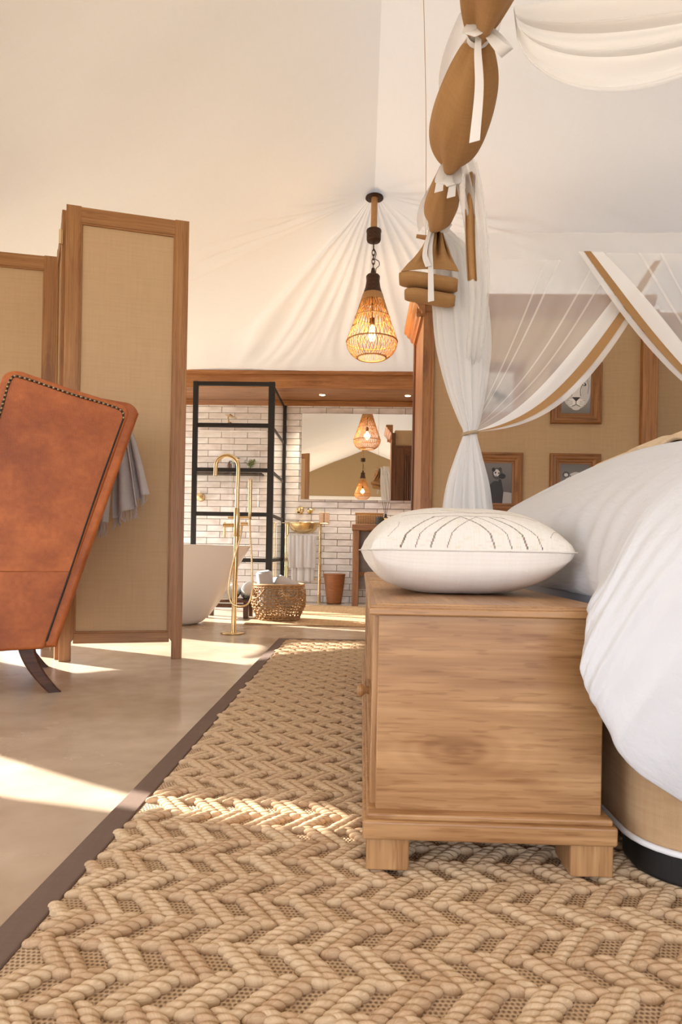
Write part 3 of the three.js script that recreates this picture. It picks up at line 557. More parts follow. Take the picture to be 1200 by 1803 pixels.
// ---------------------------------------------------------------- leather wing chair
{
  const c = thing('wing_armchair', 'tan leather wing armchair with bronze nail heads, seen from its side', 'armchair', [-1.613, 0, -2.465], -59.3 * Math.PI / 180);
  const HW = 0.33;
  const ext = (pts, depth, bev, x, curved = 8) => {
    const s = new THREE.Shape(); s.moveTo(...pts[0]); for (const q of pts.slice(1)) q.length === 2 ? s.lineTo(...q) : s.quadraticCurveTo(...q); s.closePath();
    const g = new THREE.ExtrudeGeometry(s, { depth: depth - 2 * bev, bevelEnabled: true, bevelSize: bev, bevelThickness: bev, bevelSegments: 4, curveSegments: curved });
    g.rotateY(-Math.PI / 2);                                 // shape x -> +z (forward), extrude -> -x
    return boxUV(g.translate(x - bev, 0, 0), 'y');
  };
  for (const sd of [1, -1]) {
    const x = sd > 0 ? HW : -HW + 0.085;
    // wing above, arm panel below, meeting at a seam
    part(c, 'wing', ext([[-0.405, 0.462], [-0.595, 1.075], [-0.60, 1.098, -0.575, 1.102], [-0.40, 1.135], [-0.23, 1.175], [-0.195, 1.18, -0.18, 1.155], [-0.14, 1.0], [-0.06, 0.78, 0.05, 0.68], [0.18, 0.64], [0.235, 0.62, 0.24, 0.55], [0.24, 0.462]], 0.085, 0.014, x), M.leather);
    part(c, 'arm_panel', ext([[-0.318, 0.195], [-0.32, 0.185, -0.31, 0.182], [0.23, 0.182], [0.24, 0.182, 0.24, 0.192], [0.24, 0.457], [-0.402, 0.457]], 0.083, 0.012, x - sd * 0.001), M.leather);
    // nail heads and dark gimp along the wing's top edge
    const path = curve([[-0.588, 1.060], [-0.583, 1.083], [-0.565, 1.094], [-0.40, 1.127], [-0.235, 1.164], [-0.205, 1.166], [-0.193, 1.15], [-0.155, 1.0], [-0.10, 0.86]].map(([z, y]) => new THREE.Vector3(sd * (HW + 0.0005), y, z)));
    part(c, 'gimp', tube(path, 0.0042, 90, 6), M.black, 'dark braid under the nail heads');
    const heads = [], n = 46; for (let i = 0; i < n; i++) { const q = path.getPointAt(i / (n - 1)); heads.push(new THREE.SphereGeometry(0.0058, 10, 6).translate(q.x + sd * 0.002, q.y, q.z)); }
    part(c, 'nail_heads', flat(heads), M.nail, 'row of small bronze nail heads');
    const back = curve([[-0.588, 1.06], [-0.50, 0.78], [-0.408, 0.47], [-0.327, 0.20]].map(([z, y]) => new THREE.Vector3(sd * (HW - 0.001), y, z)));
    part(c, 'welt', tube([-0.405, -0.2, 0, 0.236].map((z) => new THREE.Vector3(sd * (HW - 0.004), 0.4595, z)), 0.0042, 30, 6), M.leather);
    part(c, 'welt', tube(back, 0.0036, 60, 6), M.black, 'dark stitched seam down the back edge');
  }
  // back: reclined slab with a cushion, seat box, seat cushion
  part(c, 'back', ext([[-0.352, 0.19], [-0.632, 1.085], [-0.62, 1.112, -0.59, 1.11], [-0.50, 1.115], [-0.46, 1.11, -0.45, 1.08], [-0.22, 0.40], [-0.24, 0.19]], 2 * HW - 0.01, 0.016, HW - 0.005), M.leather);
  part(c, 'back_cushion', ext([[-0.30, 0.46], [-0.47, 0.98], [-0.46, 1.03, -0.41, 1.03], [-0.32, 0.95], [-0.2, 0.7, -0.16, 0.46]], 2 * HW - 0.2, 0.03, HW - 0.1), M.leather);
  part(c, 'seat_frame', ext([[-0.26, 0.185], [0.235, 0.185], [0.24, 0.36], [-0.26, 0.36]], 2 * HW - 0.17, 0.012, HW - 0.085), M.leather);
  part(c, 'seat_cushion', ext([[-0.2, 0.36], [0.245, 0.36], [0.28, 0.42, 0.24, 0.475], [0.05, 0.49], [-0.18, 0.47]], 2 * HW - 0.19, 0.025, HW - 0.095), M.leather);
  for (const sx of [1, -1]) {
    const f = (u, v, p) => {                                 // sabre leg: square section sweeping backwards
      const y = lerp(0.19, 0.001, v), a = u * 4, k = Math.floor(a) % 4, t = a - Math.floor(a);
      const w = lerp(0.030, 0.022, v), q = [[-1, -1], [1, -1], [1, 1], [-1, 1], [-1, -1]];
      const qx = lerp(q[k][0], q[k + 1][0], t), qz = lerp(q[k][1], q[k + 1][1], t);
      p.set(sx * (HW - 0.045) + qx * w * 0.75, y, -0.262 - 0.10 * Math.pow(v, 1.7) + qz * w);
    };
    const lg = grid(24, 18, f, 0.2, 0.2), cap = new THREE.BoxGeometry(0.032, 0.004, 0.043).translate(sx * (HW - 0.045), 0.003, -0.362);
    part(c, 'leg', flat([lg, cap]), M.legWood, 'dark turned-back rear leg');
    part(c, 'leg', flat([rod(new THREE.Vector3(sx * (HW - 0.06), 0.001, 0.2), new THREE.Vector3(sx * (HW - 0.06), 0.19, 0.19), 0.017, 0.028, 4)]), M.legWood, 'dark front leg');
  }
}
// grey blanket over the chair back
{
  const b = thing('blanket', 'grey woven blanket with a knotted fringe hanging over the armchair back', 'blanket');
  const D = 2.86, up = 1.088;
  const fall = (xt0, xt1, xb0, xb1, yb0, yb1, folds, d) => (u, v, p) => {
    const x = lerp(lerp(xt0, xt1, u), lerp(xb0, xb1, u), Math.pow(v, 0.85)), y = lerp(up, lerp(yb0, yb1, u), v);
    p.set(x, y, -(d + 0.028 * Math.sin(u * Math.PI * folds) * (0.25 + 0.75 * v)));
  };
  const A = fall(-1.165, -1.12, -1.205, -1.145, 0.675, 0.665, 2, D), B = fall(-1.135, -1.085, -1.14, -1.025, 0.685, 0.745, 3, D + 0.03), C = fall(-1.095, -1.07, -1.045, -0.985, 0.775, 0.80, 2, D + 0.07);
  part(b, 'fold', shell(26, 30, A, 0.006, 0.3, 0.45), M.greyWool); part(b, 'fold', shell(36, 30, B, 0.006, 0.4, 0.42), M.greyWool); part(b, 'fold', shell(20, 30, C, 0.006, 0.2, 0.4), M.greyWool);
  part(b, 'top_fold', shell(20, 20, (u, v, p) => {           // over the top roll of the chair back
    const a = v * Math.PI; p.set(lerp(-1.16, -1.065, u) - 0.075 * (1 - Math.cos(a)) * 0.9, up + 0.075 * Math.sin(a) * 0.62, -(lerp(D, D + 0.07, u) - 0.04 * (1 - Math.cos(a)) * 0.9));
  }, 0.006, 0.2, 0.2), M.greyWool);
  const fr = [], p = new THREE.Vector3();
  for (const [fn, n, l] of [[A, 14, 0.065], [B, 22, 0.05], [C, 8, 0.04]]) for (let i = 0; i < n; i++) { fn((i + 0.5) / n, 1, p); const q = p.clone(); fr.push(tube([q.clone().add(new THREE.Vector3(0, 0.004, 0)), q.clone().add(new THREE.Vector3(rr(-.006, .006), -l * 0.5, rr(-.004, .004))), q.clone().add(new THREE.Vector3(rr(-.01, .012), -l * rr(0.85, 1.15), rr(-.006, .006)))], 0.0022, 8, 5)); }
  part(b, 'fringe', flat(fr), M.greyWool);
}

// ---------------------------------------------------------------- pendants
function pendant(label, x, d, top) {
  const p = thing('pendant_lamp', label, 'lamp', [x, 0, -d], 0);
  const y0 = top - 3.27;
  part(p, 'ceiling_plate', lathe([[0, 3.262], [0.066, 3.235], [0.068, 3.225], [0.02, 3.228], [0, 3.228]], 32).translate(0, y0, 0), M.darkMetal);
  part(p, 'pole', rod(new THREE.Vector3(0, 3.24 + y0, 0), new THREE.Vector3(0, 2.975 + y0, 0), 0.024, 0.024, 20), M.pole);
  part(p, 'collar', lathe([[0, 2.985], [0.056, 2.985], [0.058, 2.975], [0.054, 2.965], [0.054, 2.915], [0.048, 2.9], [0, 2.9]], 32).translate(0, y0, 0), M.darkMetal);
  part(p, 'rod', rod(new THREE.Vector3(0, 2.905 + y0, 0), new THREE.Vector3(0, 2.83 + y0, 0), 0.0045, 0.0045, 8), M.darkMetal);
  for (let i = 0; i < 4; i++) part(p, 'chain_link', new THREE.TorusGeometry(0.016, 0.0042, 6, 16).scale(0.72, 1.35, 1).rotateY(i % 2 ? Math.PI / 2 : 0.25).translate(0, 2.815 + y0 - i * 0.033, 0), M.darkMetal);
  part(p, 'cable', tube([[0, 2.85, 0.003], [0.02, 2.81, 0], [0.012, 2.765, 0.01], [0.04, 2.75, 0.004], [0.045, 2.72, 0], [0.022, 2.695, 0], [0.02, 2.665, 0]].map(([a, b, c]) => new THREE.Vector3(a, b + y0, c)), 0.0028, 50, 6), M.darkMetal);
  part(p, 'hook', lathe([[0, 2.70], [0.012, 2.698], [0.02, 2.66], [0.026, 2.64], [0, 2.64]], 20).translate(0, y0, 0), M.darkMetal);
  part(p, 'socket_cup', lathe([[0, 2.648], [0.045, 2.646], [0.053, 2.635], [0.05, 2.6], [0.058, 2.55], [0.074, 2.5], [0.07, 2.5], [0, 2.52]], 36).translate(0, y0, 0), M.darkMetal);
  const prof = [[0.073, 2.5], [0.094, 2.43], [0.116, 2.36], [0.142, 2.28], [0.172, 2.20], [0.188, 2.145], [0.186, 2.11], [0.168, 2.07], [0.136, 2.035], [0.108, 2.022]];
  const pc = new THREE.SplineCurve(prof.map(([r, y]) => new THREE.Vector2(r, y))), at = (t, a, o = 0) => { const q = pc.getPoint(clamp(t)); return new THREE.Vector3((q.x + o) * Math.cos(a), q.y + y0, (q.x + o) * Math.sin(a)); };
  const strands = [];
  for (const s of [1, -1]) for (let i = 0; i < 46; i++) { const a0 = i / 46 * Math.PI * 2, pts = []; for (let k = 0; k <= 14; k++) { const t = k / 14; pts.push(at(t, a0 + s * (0.55 * t + 0.05 * Math.sin(t * 12 + i)), s * 0.0015)); } strands.push(tube(pts, 0.0019, 26, 4)); }
  for (let i = 0; i < 30; i++) { const a0 = i / 30 * Math.PI * 2; strands.push(tube([0, 0.07, 0.14, 0.21].map((t, k) => at(t, a0 + (k % 2 ? 0.12 : -0.12))), 0.003, 10, 4)); }
  const sh = part(p, 'shade', flat(strands), M.cane, 'woven cane lamp shade'); sh.userData.kind = 'stuff';
  const ring = (t, r, o = 0.003) => { const q = pc.getPoint(t); return new THREE.TorusGeometry(q.x + o, r, 8, 64).rotateX(Math.PI / 2).translate(0, q.y + y0, 0); };
  part(p, 'hoop', ring(0.27, 0.004), M.cane); part(p, 'hoop', ring(0.56, 0.0055), M.cane); part(p, 'hoop', ring(1, 0.006, 0), M.cane);
  part(p, 'shade_collar', lathe([[0.074, 2.505], [0.077, 2.49], [0.092, 2.45], [0.09, 2.45], [0.073, 2.49], [0.074, 2.505]], 36).translate(0, y0, 0), M.cane);
  part(p, 'lamp_holder', lathe([[0, 2.40], [0.004, 2.4], [0.004, 2.33], [0.018, 2.32], [0.019, 2.27], [0, 2.265]], 18).translate(0, y0, 0), M.darkMetal);
  part(p, 'stem', rod(new THREE.Vector3(0, 2.52 + y0, 0), new THREE.Vector3(0, 2.39 + y0, 0), 0.004, 0.004, 8), M.darkMetal);
  part(p, 'bulb', lathe([[0, 2.272], [0.013, 2.268], [0.017, 2.24], [0.027, 2.2], [0.029, 2.18], [0.022, 2.155], [0, 2.145]], 20).translate(0, y0, 0), M.bulb);
  const l = new THREE.PointLight(new THREE.Color(1, 0.62, 0.3), 1.3); l.position.set(0, 2.2 + y0, 0); l.castShadow = true; l.shadow.radius = 2; p.add(l);
}
pendant('cane teardrop pendant lamp on a short wooden pole under the canvas ridge', 0.05, 4.85, 3.27);
pendant('second cane pendant lamp, the smaller one reflected low in the bathroom mirror', 0.0, -1.2, 3.06);

// ---------------------------------------------------------------- bathtub and floor tap
{
  const t = thing('bathtub', 'cream freestanding oval bathtub with flared ends behind the folding screen', 'bathtub', [-1.67, 0, -4.72]);
  const rings = [[0.42, 0.20, 0], [0.465, 0.25, 0.002], [0.50, 0.268, 0.02], [0.555, 0.29, 0.07], [0.62, 0.315, 0.16], [0.68, 0.34, 0.27], [0.745, 0.36, 0.40], [0.80, 0.375, 0.50], [0.845, 0.385, 0.577], [0.853, 0.388, 0.583], [0.845, 0.38, 0.586], [0.825, 0.36, 0.578], [0.77, 0.335, 0.48], [0.70, 0.305, 0.34], [0.61, 0.27, 0.2], [0.5, 0.22, 0.14], [0.3, 0.12, 0.125], [0.001, 0.001, 0.122]];
  const f = (u, v, p) => { const q = v * (rings.length - 1), k = Math.min(rings.length - 2, Math.floor(q)), s = q - k, a = u * Math.PI * 2, R = [0, 1, 2].map((i) => lerp(rings[k][i], rings[k + 1][i], s)); p.set(R[0] * Math.cos(a), R[2] + 0.0005, R[1] * Math.sin(a)); };
  const g = grid(72, (rings.length - 1) * 2, f); g.deleteAttribute('uv');
  part(t, 'shell', g, M.tub);
  part(t, 'drain', lathe([[0, 0.006], [0.028, 0.005], [0.032, 0], [0, 0]], 24).translate(0, 0.124, 0), M.brass);
}
{
  const X = -0.838, D = 4.21, t = thing('bath_tap', 'tall brushed brass freestanding bath tap with a hand shower and hose', 'tap', [X, 0, -D]);
  const P = (x, y, z = 0) => new THREE.Vector3(x, y, z);
  part(t, 'base_plate', lathe([[0, 0.014], [0.07, 0.013], [0.078, 0.008], [0.079, 0.001], [0, 0.001]], 40), M.brass);
  part(t, 'column', rod(P(0.004, 0.01), P(0.012, 0.66), 0.0165, 0.0165, 24), M.brass);
  part(t, 'mixer_body', lathe([[0, 0], [0.02, 0.002], [0.021, 0.13], [0.017, 0.19], [0, 0.192]], 28).translate(0.012, 0.64, 0), M.brass);
  const arc = [P(0.014, 0.82), P(0.015, 0.95), P(0.017, 1.06)]; for (let i = 0; i <= 10; i++) { const a = i / 10 * Math.PI; arc.push(P(-0.058 + 0.075 * Math.cos(a), 1.10 + 0.075 * Math.sin(a))); } arc.push(P(-0.134, 1.065), P(-0.134, 1.04));
  part(t, 'spout', tube(arc, 0.0128, 80, 16), M.brass);
  const cr = part(t, 'cross_arm', rod(P(-0.045, 0.765), P(0.1, 0.77), 0.0075, 0.0075, 14), M.brass);
  part(cr, 'diverter', rod(P(0.04, 0.725, 0.0), P(0.085, 0.725, 0), 0.012, 0.012, 14), M.brass);
  part(t, 'hand_shower', lathe([[0, 0], [0.010, 0.001], [0.010, 0.05], [0.0115, 0.06], [0.0115, 0.26], [0.009, 0.268], [0, 0.268]], 18).translate(0.099, 0.755, 0), M.brass);
  const h = part(t, 'handle', rod(P(-0.01, 0.715), P(-0.075, 0.715), 0.013, 0.013, 16), M.brass);
  part(h, 'lever', rod(P(-0.068, 0.735), P(-0.068, 0.635), 0.0075, 0.0075, 12), M.brass);
  part(t, 'hose', tube([P(0.099, 0.76), P(0.105, 0.64, 0.01), P(0.118, 0.52, 0.02), P(0.125, 0.40, 0.03), P(0.128, 0.28, 0.03), P(0.10, 0.20, 0.03), P(0.055, 0.185, 0.03), P(0, 0.20, 0.035), P(-0.026, 0.27, 0.03), P(-0.02, 0.38, 0.02), P(0.01, 0.52, 0.02), P(0.04, 0.64, 0.012), P(0.05, 0.725, 0.0)], 0.0062, 140, 8), M.brass);
}
// ---------------------------------------------------------------- low bench with rolled towels
function rolledTowel(r, len) {
  const pts = [[0, -len / 2], [r * 0.55, -len / 2 - 0.004], [r * 0.92, -len / 2 + 0.006], [r, -len / 2 + 0.022], [r * 1.03, 0], [r, len / 2 - 0.022], [r * 0.92, len / 2 - 0.006], [r * 0.55, len / 2 + 0.004], [0, len / 2]];
  const g = new THREE.LatheGeometry(new THREE.SplineCurve(pts.map((q) => new THREE.Vector2(Math.max(0, q[0]), q[1]))).getPoints(40).map((q) => new THREE.Vector2(Math.max(0, q.x), q.y)), 36), p = g.attributes.position;
  for (let i = 0; i < p.count; i++) { const a = Math.atan2(p.getZ(i), p.getX(i)), k = 1 + 0.05 * Math.exp(-((a - 1) ** 2) * 30) + 0.03 * Math.sin(a * 2 + p.getY(i) * 12); p.setX(i, p.getX(i) * k); p.setZ(i, p.getZ(i) * k); }
  g.computeVertexNormals(); return g;
}
function spiral(r, y) { const pts = []; for (let i = 0; i <= 60; i++) { const a = i / 60 * Math.PI * 5, q = r * (0.12 + 0.7 * i / 60); pts.push(new THREE.Vector3(q * Math.cos(a), y, q * Math.sin(a))); } return tube(pts, 0.0035, 90, 5); }
function towel(name, label, r, len, pos, rot, group) {
  const t = thing(name, label, 'towel', pos, 0, group); t.rotation.set(...rot);
  part(t, 'roll', rolledTowel(r, len), M.towel); part(t, 'rolled_edge', flat([spiral(r, len / 2 + 0.002), spiral(r, -len / 2 - 0.002)]), M.towel);
  return t;
}
{
  const b = thing('low_bench', 'low dark wooden bench standing behind the brass bath tap', 'bench', [-1.08, 0, -5.27]);
  for (const [z, k] of [[-0.1, 0], [-0.033, 1], [0.033, 2], [0.1, 3]]) part(b, 'slat', cbox(0.42, 0.022, 0.058, 'x', 0.004).translate(0, 0.139, z), M.legWood);
  for (const x of [-0.175, 0.155]) for (const z of [-0.1, 0.1]) part(b, 'leg', cbox(0.042, 0.127, 0.042, 'y', 0.004).translate(x, 0.0645, z), M.legWood);
  part(b, 'stretcher', cbox(0.3, 0.03, 0.02, 'x', 0.003).translate(-0.01, 0.1, 0.1), M.legWood);
  towel('rolled_towel', 'white rolled towel on the dark bench, half behind the bath tap', 0.058, 0.26, [-1.07, 0.209, -5.24], [Math.PI / 2, 0, 0.1]);
  towel('rolled_towel', 'white rolled towel leaning at the end of the dark bench beside the basket', 0.055, 0.25, [-0.925, 0.222, -5.25], [Math.PI / 2 - 0.25, 0, -0.25]);
}
// ---------------------------------------------------------------- basket of towels on the bath mat
{
  solo('bath_mat', 'flat woven jute mat on the bathroom floor under the towel basket', 'mat', bx(-0.86, 0.6, 0.0005, 0.012, 4.73, 6.44, 'x', 0.004), M.jute);
  const b = thing('towel_basket', 'round open-weave cane basket full of white towels on the jute mat', 'basket', [-0.648, 0.012, -5.06]);
  const R = (y) => 0.165 + 0.045 * smooth(0, 0.13, y) - 0.018 * smooth(0.2, 0.3, y), HB = 0.275;
  const ver = [], hor = [];
  for (let i = 0; i < 44; i++) { const a0 = i / 44 * 6.2832, s = i % 2 ? 1 : -1, pts = []; for (let k = 0; k <= 14; k++) { const y = k / 14 * HB, a = a0 + 0.012 * Math.sin(k * 2 + i); const r = R(y) + 0.004 * s * (k % 2 ? 1 : -1); pts.push(new THREE.Vector3(r * Math.cos(a), y + 0.004, r * Math.sin(a))); } ver.push(tube(pts, 0.0042, 28, 5)); }
  for (let j = 0; j < 12; j++) { const y = 0.012 + j * (HB - 0.03) / 11, pts = []; for (let i = 0; i < 88; i++) { const a = i / 88 * 6.2832, r = R(y) + 0.004 * ((Math.floor(i / 2) + j) % 2 ? 1 : -1); pts.push(new THREE.Vector3(r * Math.cos(a), y + 0.003 * Math.sin(i * 1.7 + j), r * Math.sin(a))); } hor.push(tube(pts, 0.0045, 200, 5, true)); }
  const w = part(b, 'weave', flat([...ver, ...hor]), M.basketCane); w.userData.kind = 'stuff';
  part(b, 'rim', flat([new THREE.TorusGeometry(R(HB) + 0.003, 0.009, 8, 72).rotateX(Math.PI / 2).translate(0, HB, 0), new THREE.TorusGeometry(R(HB) + 0.006, 0.006, 8, 72).rotateX(Math.PI / 2).translate(0, HB - 0.02, 0)]), M.basketCane);
  part(b, 'bottom', new THREE.CylinderGeometry(0.165, 0.165, 0.006, 40).translate(0, 0.006, 0), M.basketCane);
  const P = (a, y, o) => new THREE.Vector3((R(y) + o) * Math.cos(a), y, (R(y) + o) * Math.sin(a));
  for (const s of [1.0, 2.3]) part(b, 'handle', tube([P(s - 0.3, 0.24, 0.008), P(s - 0.2, 0.2, 0.02), P(s, 0.175, 0.025), P(s + 0.2, 0.195, 0.02), P(s + 0.3, 0.24, 0.008)], 0.006, 30, 6), M.basketCane);
  const G = 'white towels stacked in the cane basket';
  towel('basket_towel', 'white rolled towel standing highest at the left of the cane basket', 0.06, 0.30, [-0.745, 0.24, -5.03], [0.1, 0.3, 0.12]);
  towel('basket_towel', 'white rolled towel lying at the right of the cane basket', 0.054, 0.22, [-0.56, 0.275, -5.02], [0.2, 0.2, 1.1]);
  towel('basket_towel', 'white rolled towel in the middle of the cane basket between the other two', 0.056, 0.26, [-0.64, 0.215, -5.15], [0.3, 0.5, 0.5]);
}
// ---------------------------------------------------------------- shower enclosure
{
  const s = thing('shower_enclosure', 'black steel framed glass shower enclosure in front of the white tiles', 'shower');
  const xl = -1.585, xr = -0.865, DF = 6.0, DB = 6.99, T = 2.135;
  const post = (x0, x1, d0, d1) => part(s, 'post', bx(x0, x1, 0, T, d0, d1, 'y', 0.003), M.blackMetal);
  post(xl - 0.022, xl + 0.022, DF - 0.02, DF + 0.02); post(xr - 0.03, xr + 0.028, DF - 0.02, DF + 0.02); post(xr - 0.012, xr + 0.022, DB - 0.03, DB);
  for (const y of [2.115, 1.725, 1.305, 0.89, 0.46, 0.03]) {
    part(s, 'rail', bx(xl, xr, y - 0.019, y + 0.019, DF - 0.016, DF + 0.016, 'x', 0.003), M.blackMetal);
    part(s, 'side_rail', bx(xr - 0.006, xr + 0.006, y - 0.017, y + 0.017, DF, DB, 'z', 0.002), M.blackMetal);
  }
  part(s, 'pane', bx(xl, xr, 0.04, 2.11, DF - 0.003, DF + 0.003, 'x', 0), M.glass, 'clear front glass pane');
  part(s, 'pane', bx(xr - 0.003, xr + 0.003, 0.04, 2.11, DF + 0.02, DB - 0.02, 'x', 0), M.glass, 'clear side glass pane');
  solo('shower_shelf', 'long narrow dark shelf on the tiled wall inside the shower', 'shelf', bx(-1.82, -1.08, 1.368, 1.386, 6.84, 7.0, 'x', 0.003), M.blackMetal);
  solo('shower_ledge', 'slim white ledge on the tiled wall above the shower shelf', 'shelf', bx(-1.8, -1.05, 1.845, 1.857, 6.95, 7.0, 'x', 0.003), M.tiles[3]);
  const bt = (x, lab, h, m) => { const b = thing('bottle', lab, 'bottle', [x, 1.3865, -6.91]); part(b, 'body', lathe([[0, 0], [0.024, 0], [0.026, 0.006], [0.026, h * 0.7], [0.02, h * 0.78], [0.009, h * 0.82], [0.009, h * 0.88], [0, h * 0.88]], 20), m); part(b, 'pump', flat([lathe([[0, h * 0.88], [0.011, h * 0.88], [0.011, h * 0.93], [0.004, h * 0.94], [0.004, h], [0, h]], 14), rod(new THREE.Vector3(0, h, 0), new THREE.Vector3(0.028, h - 0.004, 0), 0.004, 0.004, 8)]), M.black); };
  bt(-1.445, 'brown pump bottle on the shower shelf, left of the tall dark one', 0.13, M.amber); bt(-1.36, 'taller dark bottle on the shower shelf behind the tap spout', 0.165, M.black);
  const v = thing('plant_vase', 'small glass vase of green sprigs on the shower shelf', 'plant', [-1.225, 1.3865, -6.91]);
  part(v, 'vase', lathe([[0.001, 0], [0.03, 0], [0.033, 0.01], [0.034, 0.075], [0.032, 0.075], [0.03, 0.006], [0.001, 0.006]], 24), M.glass);
  const st = [];
  for (let i = 0; i < 9; i++) {
    const a = rr(0, 6.28), l = rr(0.1, 0.16), tip = new THREE.Vector3(Math.cos(a) * 0.075 * rr(0.5, 1.1), l, Math.sin(a) * 0.05);
    st.push(tube([new THREE.Vector3(0, 0.01, 0), new THREE.Vector3(tip.x * 0.3, l * 0.6, tip.z * 0.3), tip], 0.0018, 10, 5));
    for (let k = 0; k < 4; k++) { const q = new THREE.Vector3().lerpVectors(new THREE.Vector3(tip.x * 0.3, l * 0.6, tip.z * 0.3), tip, k / 3), g = new THREE.SphereGeometry(1, 8, 5).scale(0.022, 0.0025, 0.009).translate(0.02, 0, 0).rotateZ(rr(0, 1)).rotateY(rr(0, 6.28)).translate(q.x, q.y, q.z); part(v, 'leaf', g, M.leaf); }
  }
  part(v, 'stem', flat(st), M.leaf);
  const h = thing('rain_shower', 'brass shower head on a short arm from the shower wall', 'shower', [-1.47, 1.93, -7.0]);
  part(h, 'wall_plate', lathe([[0, 0.012], [0.026, 0.01], [0.03, 0], [0, 0]], 24).rotateX(Math.PI / 2), M.brass);
  part(h, 'arm', tube([new THREE.Vector3(0, 0, 0.005), new THREE.Vector3(0, 0.035, 0.06), new THREE.Vector3(0.01, 0.06, 0.12), new THREE.Vector3(0.04, 0.075, 0.16)], 0.009, 30, 10), M.brass);
  part(h, 'head', lathe([[0, 0.02], [0.012, 0.02], [0.02, 0.01], [0.065, 0.004], [0.068, 0], [0, 0]], 28).rotateZ(-0.25).translate(0.05, 0.05, 0.17), M.brass);
  const k = thing('shower_valve', 'round brass shower valve on the tiles low in the shower', 'tap', [-1.77, 1.125, -7.0]);
  part(k, 'valve_body', lathe([[0, 0.075], [0.038, 0.072], [0.042, 0.066], [0.042, 0.012], [0.046, 0.01], [0.046, 0], [0, 0]], 32).rotateX(Math.PI / 2), M.brass);
  part(k, 'valve_lever', rod(new THREE.Vector3(0, 0.03, 0.06), new THREE.Vector3(0, 0.062, 0.062), 0.006, 0.006, 10), M.brass);
}
// ---------------------------------------------------------------- brass washstand
{
  const s = thing('washstand', 'slim brass washstand with a round hammered brass basin on bamboo-like legs', 'washstand', [-0.62, 0, -6.83]);
  part(s, 'top_plate', flat([new THREE.TorusGeometry(0.168, 0.009, 8, 48).rotateX(Math.PI / 2).translate(0, 0.85, 0), cbox(0.09, 0.008, 0.2, 'x', 0.003).translate(0.222, 0.85, 0), cbox(0.04, 0.008, 0.2, 'x', 0.003).translate(-0.2, 0.85, 0)]), M.brass);
  part(s, 'basin', lathe([[0.164, 0.852], [0.158, 0.83], [0.135, 0.785], [0.095, 0.752], [0.04, 0.736], [0.0, 0.734], [0, 0.742], [0.04, 0.744], [0.092, 0.76], [0.13, 0.792], [0.152, 0.832], [0.158, 0.852]], 48), M.brass);
  part(s, 'drain', lathe([[0, 0.737], [0.016, 0.737], [0.014, 0.71], [0, 0.7]], 16), M.darkMetal);
  for (const [x, z] of [[-0.178, 0.08], [0.178, 0.08], [-0.178, -0.09], [0.178, -0.09]]) {
    const pr = [[0, 0.001], [0.011, 0.001]]; for (let y = 0.1; y < 0.84; y += 0.148) pr.push([0.0095, y - 0.012], [0.0135, y], [0.0095, y + 0.012]); pr.push([0.0095, 0.846], [0, 0.846]);
    part(s, 'leg', lathe(pr, 14).translate(x, 0, z), M.brass);
  }
  part(s, 'towel_bar', rod(new THREE.Vector3(-0.178, 0.715, 0.08), new THREE.Vector3(0.178, 0.715, 0.08), 0.006, 0.006, 12), M.brass);
  part(s, 'lower_bar', rod(new THREE.Vector3(-0.178, 0.25, -0.09), new THREE.Vector3(0.178, 0.25, -0.09), 0.006, 0.006, 12), M.brass);
  const t = thing('hand_towel', 'white towel hung in folds from the washstand bar', 'towel', [-0.62, 0, -6.75]);
  const fall = (y1, z, x0, x1) => shell(40, 30, (u, v, p) => { const c = lerp(0.722, y1, v); p.set(lerp(x0, x1, u) * (1 - 0.06 * v), c, z + 0.006 * Math.sin(u * 19) * (0.3 + v) + 0.003 * Math.sin(u * 43)); }, 0.007, 0.25, 0.5);
  part(t, 'front_fall', fall(0.38, 0.018, -0.15, 0.148), M.towel); part(t, 'back_fall', fall(0.24, -0.016, -0.12, 0.13), M.towel);
  part(t, 'fold', grid(30, 10, (u, v, p) => { const a = v * Math.PI; p.set(lerp(-0.15, 0.148, u), 0.722 + 0.015 * Math.sin(a), 0.018 * Math.cos(a)); }, 0.25, 0.05), M.towel);
  const w = thing('wall_tap', 'brass wall-mounted tap with spout and handle over the basin', 'tap', [-0.62, 1.0, -7.0]);
  part(w, 'wall_plate', lathe([[0, 0.014], [0.04, 0.012], [0.044, 0], [0, 0]], 28).rotateX(Math.PI / 2).translate(-0.06, 0, 0), M.brass);
  part(w, 'spout', tube([new THREE.Vector3(-0.06, 0, 0.01), new THREE.Vector3(-0.06, 0.008, 0.08), new THREE.Vector3(-0.06, 0, 0.13), new THREE.Vector3(-0.06, -0.03, 0.145)], 0.017, 30, 14), M.brass);
  part(w, 'handle', flat([lathe([[0, 0.04], [0.026, 0.038], [0.028, 0.012], [0.032, 0.01], [0.032, 0], [0, 0]], 24).rotateX(Math.PI / 2).translate(0.05, -0.005, 0), rod(new THREE.Vector3(0.05, -0.005, 0.035), new THREE.Vector3(0.105, 0.01, 0.045), 0.008, 0.008, 10)]), M.brass);
  const cup = (x, label, h) => { const c = thing('cup', label, 'cup', [x, 0.8545, -6.83]); part(c, 'body', lathe([[0, 0], [0.024, 0], [0.027, 0.006], [0.028, h], [0.025, h], [0.024, 0.01], [0, 0.008]], 24), M.terracotta); part(c, 'lid', lathe([[0, h + 0.012], [0.02, h + 0.011], [0.0285, h + 0.004], [0.0285, h], [0, h]], 24), M.terracotta); };
  cup(-0.43, 'pale clay jar on the washstand edge, nearer the tap', 0.108); cup(-0.375, 'pale clay jar on the washstand edge, nearer the console table', 0.108);
}
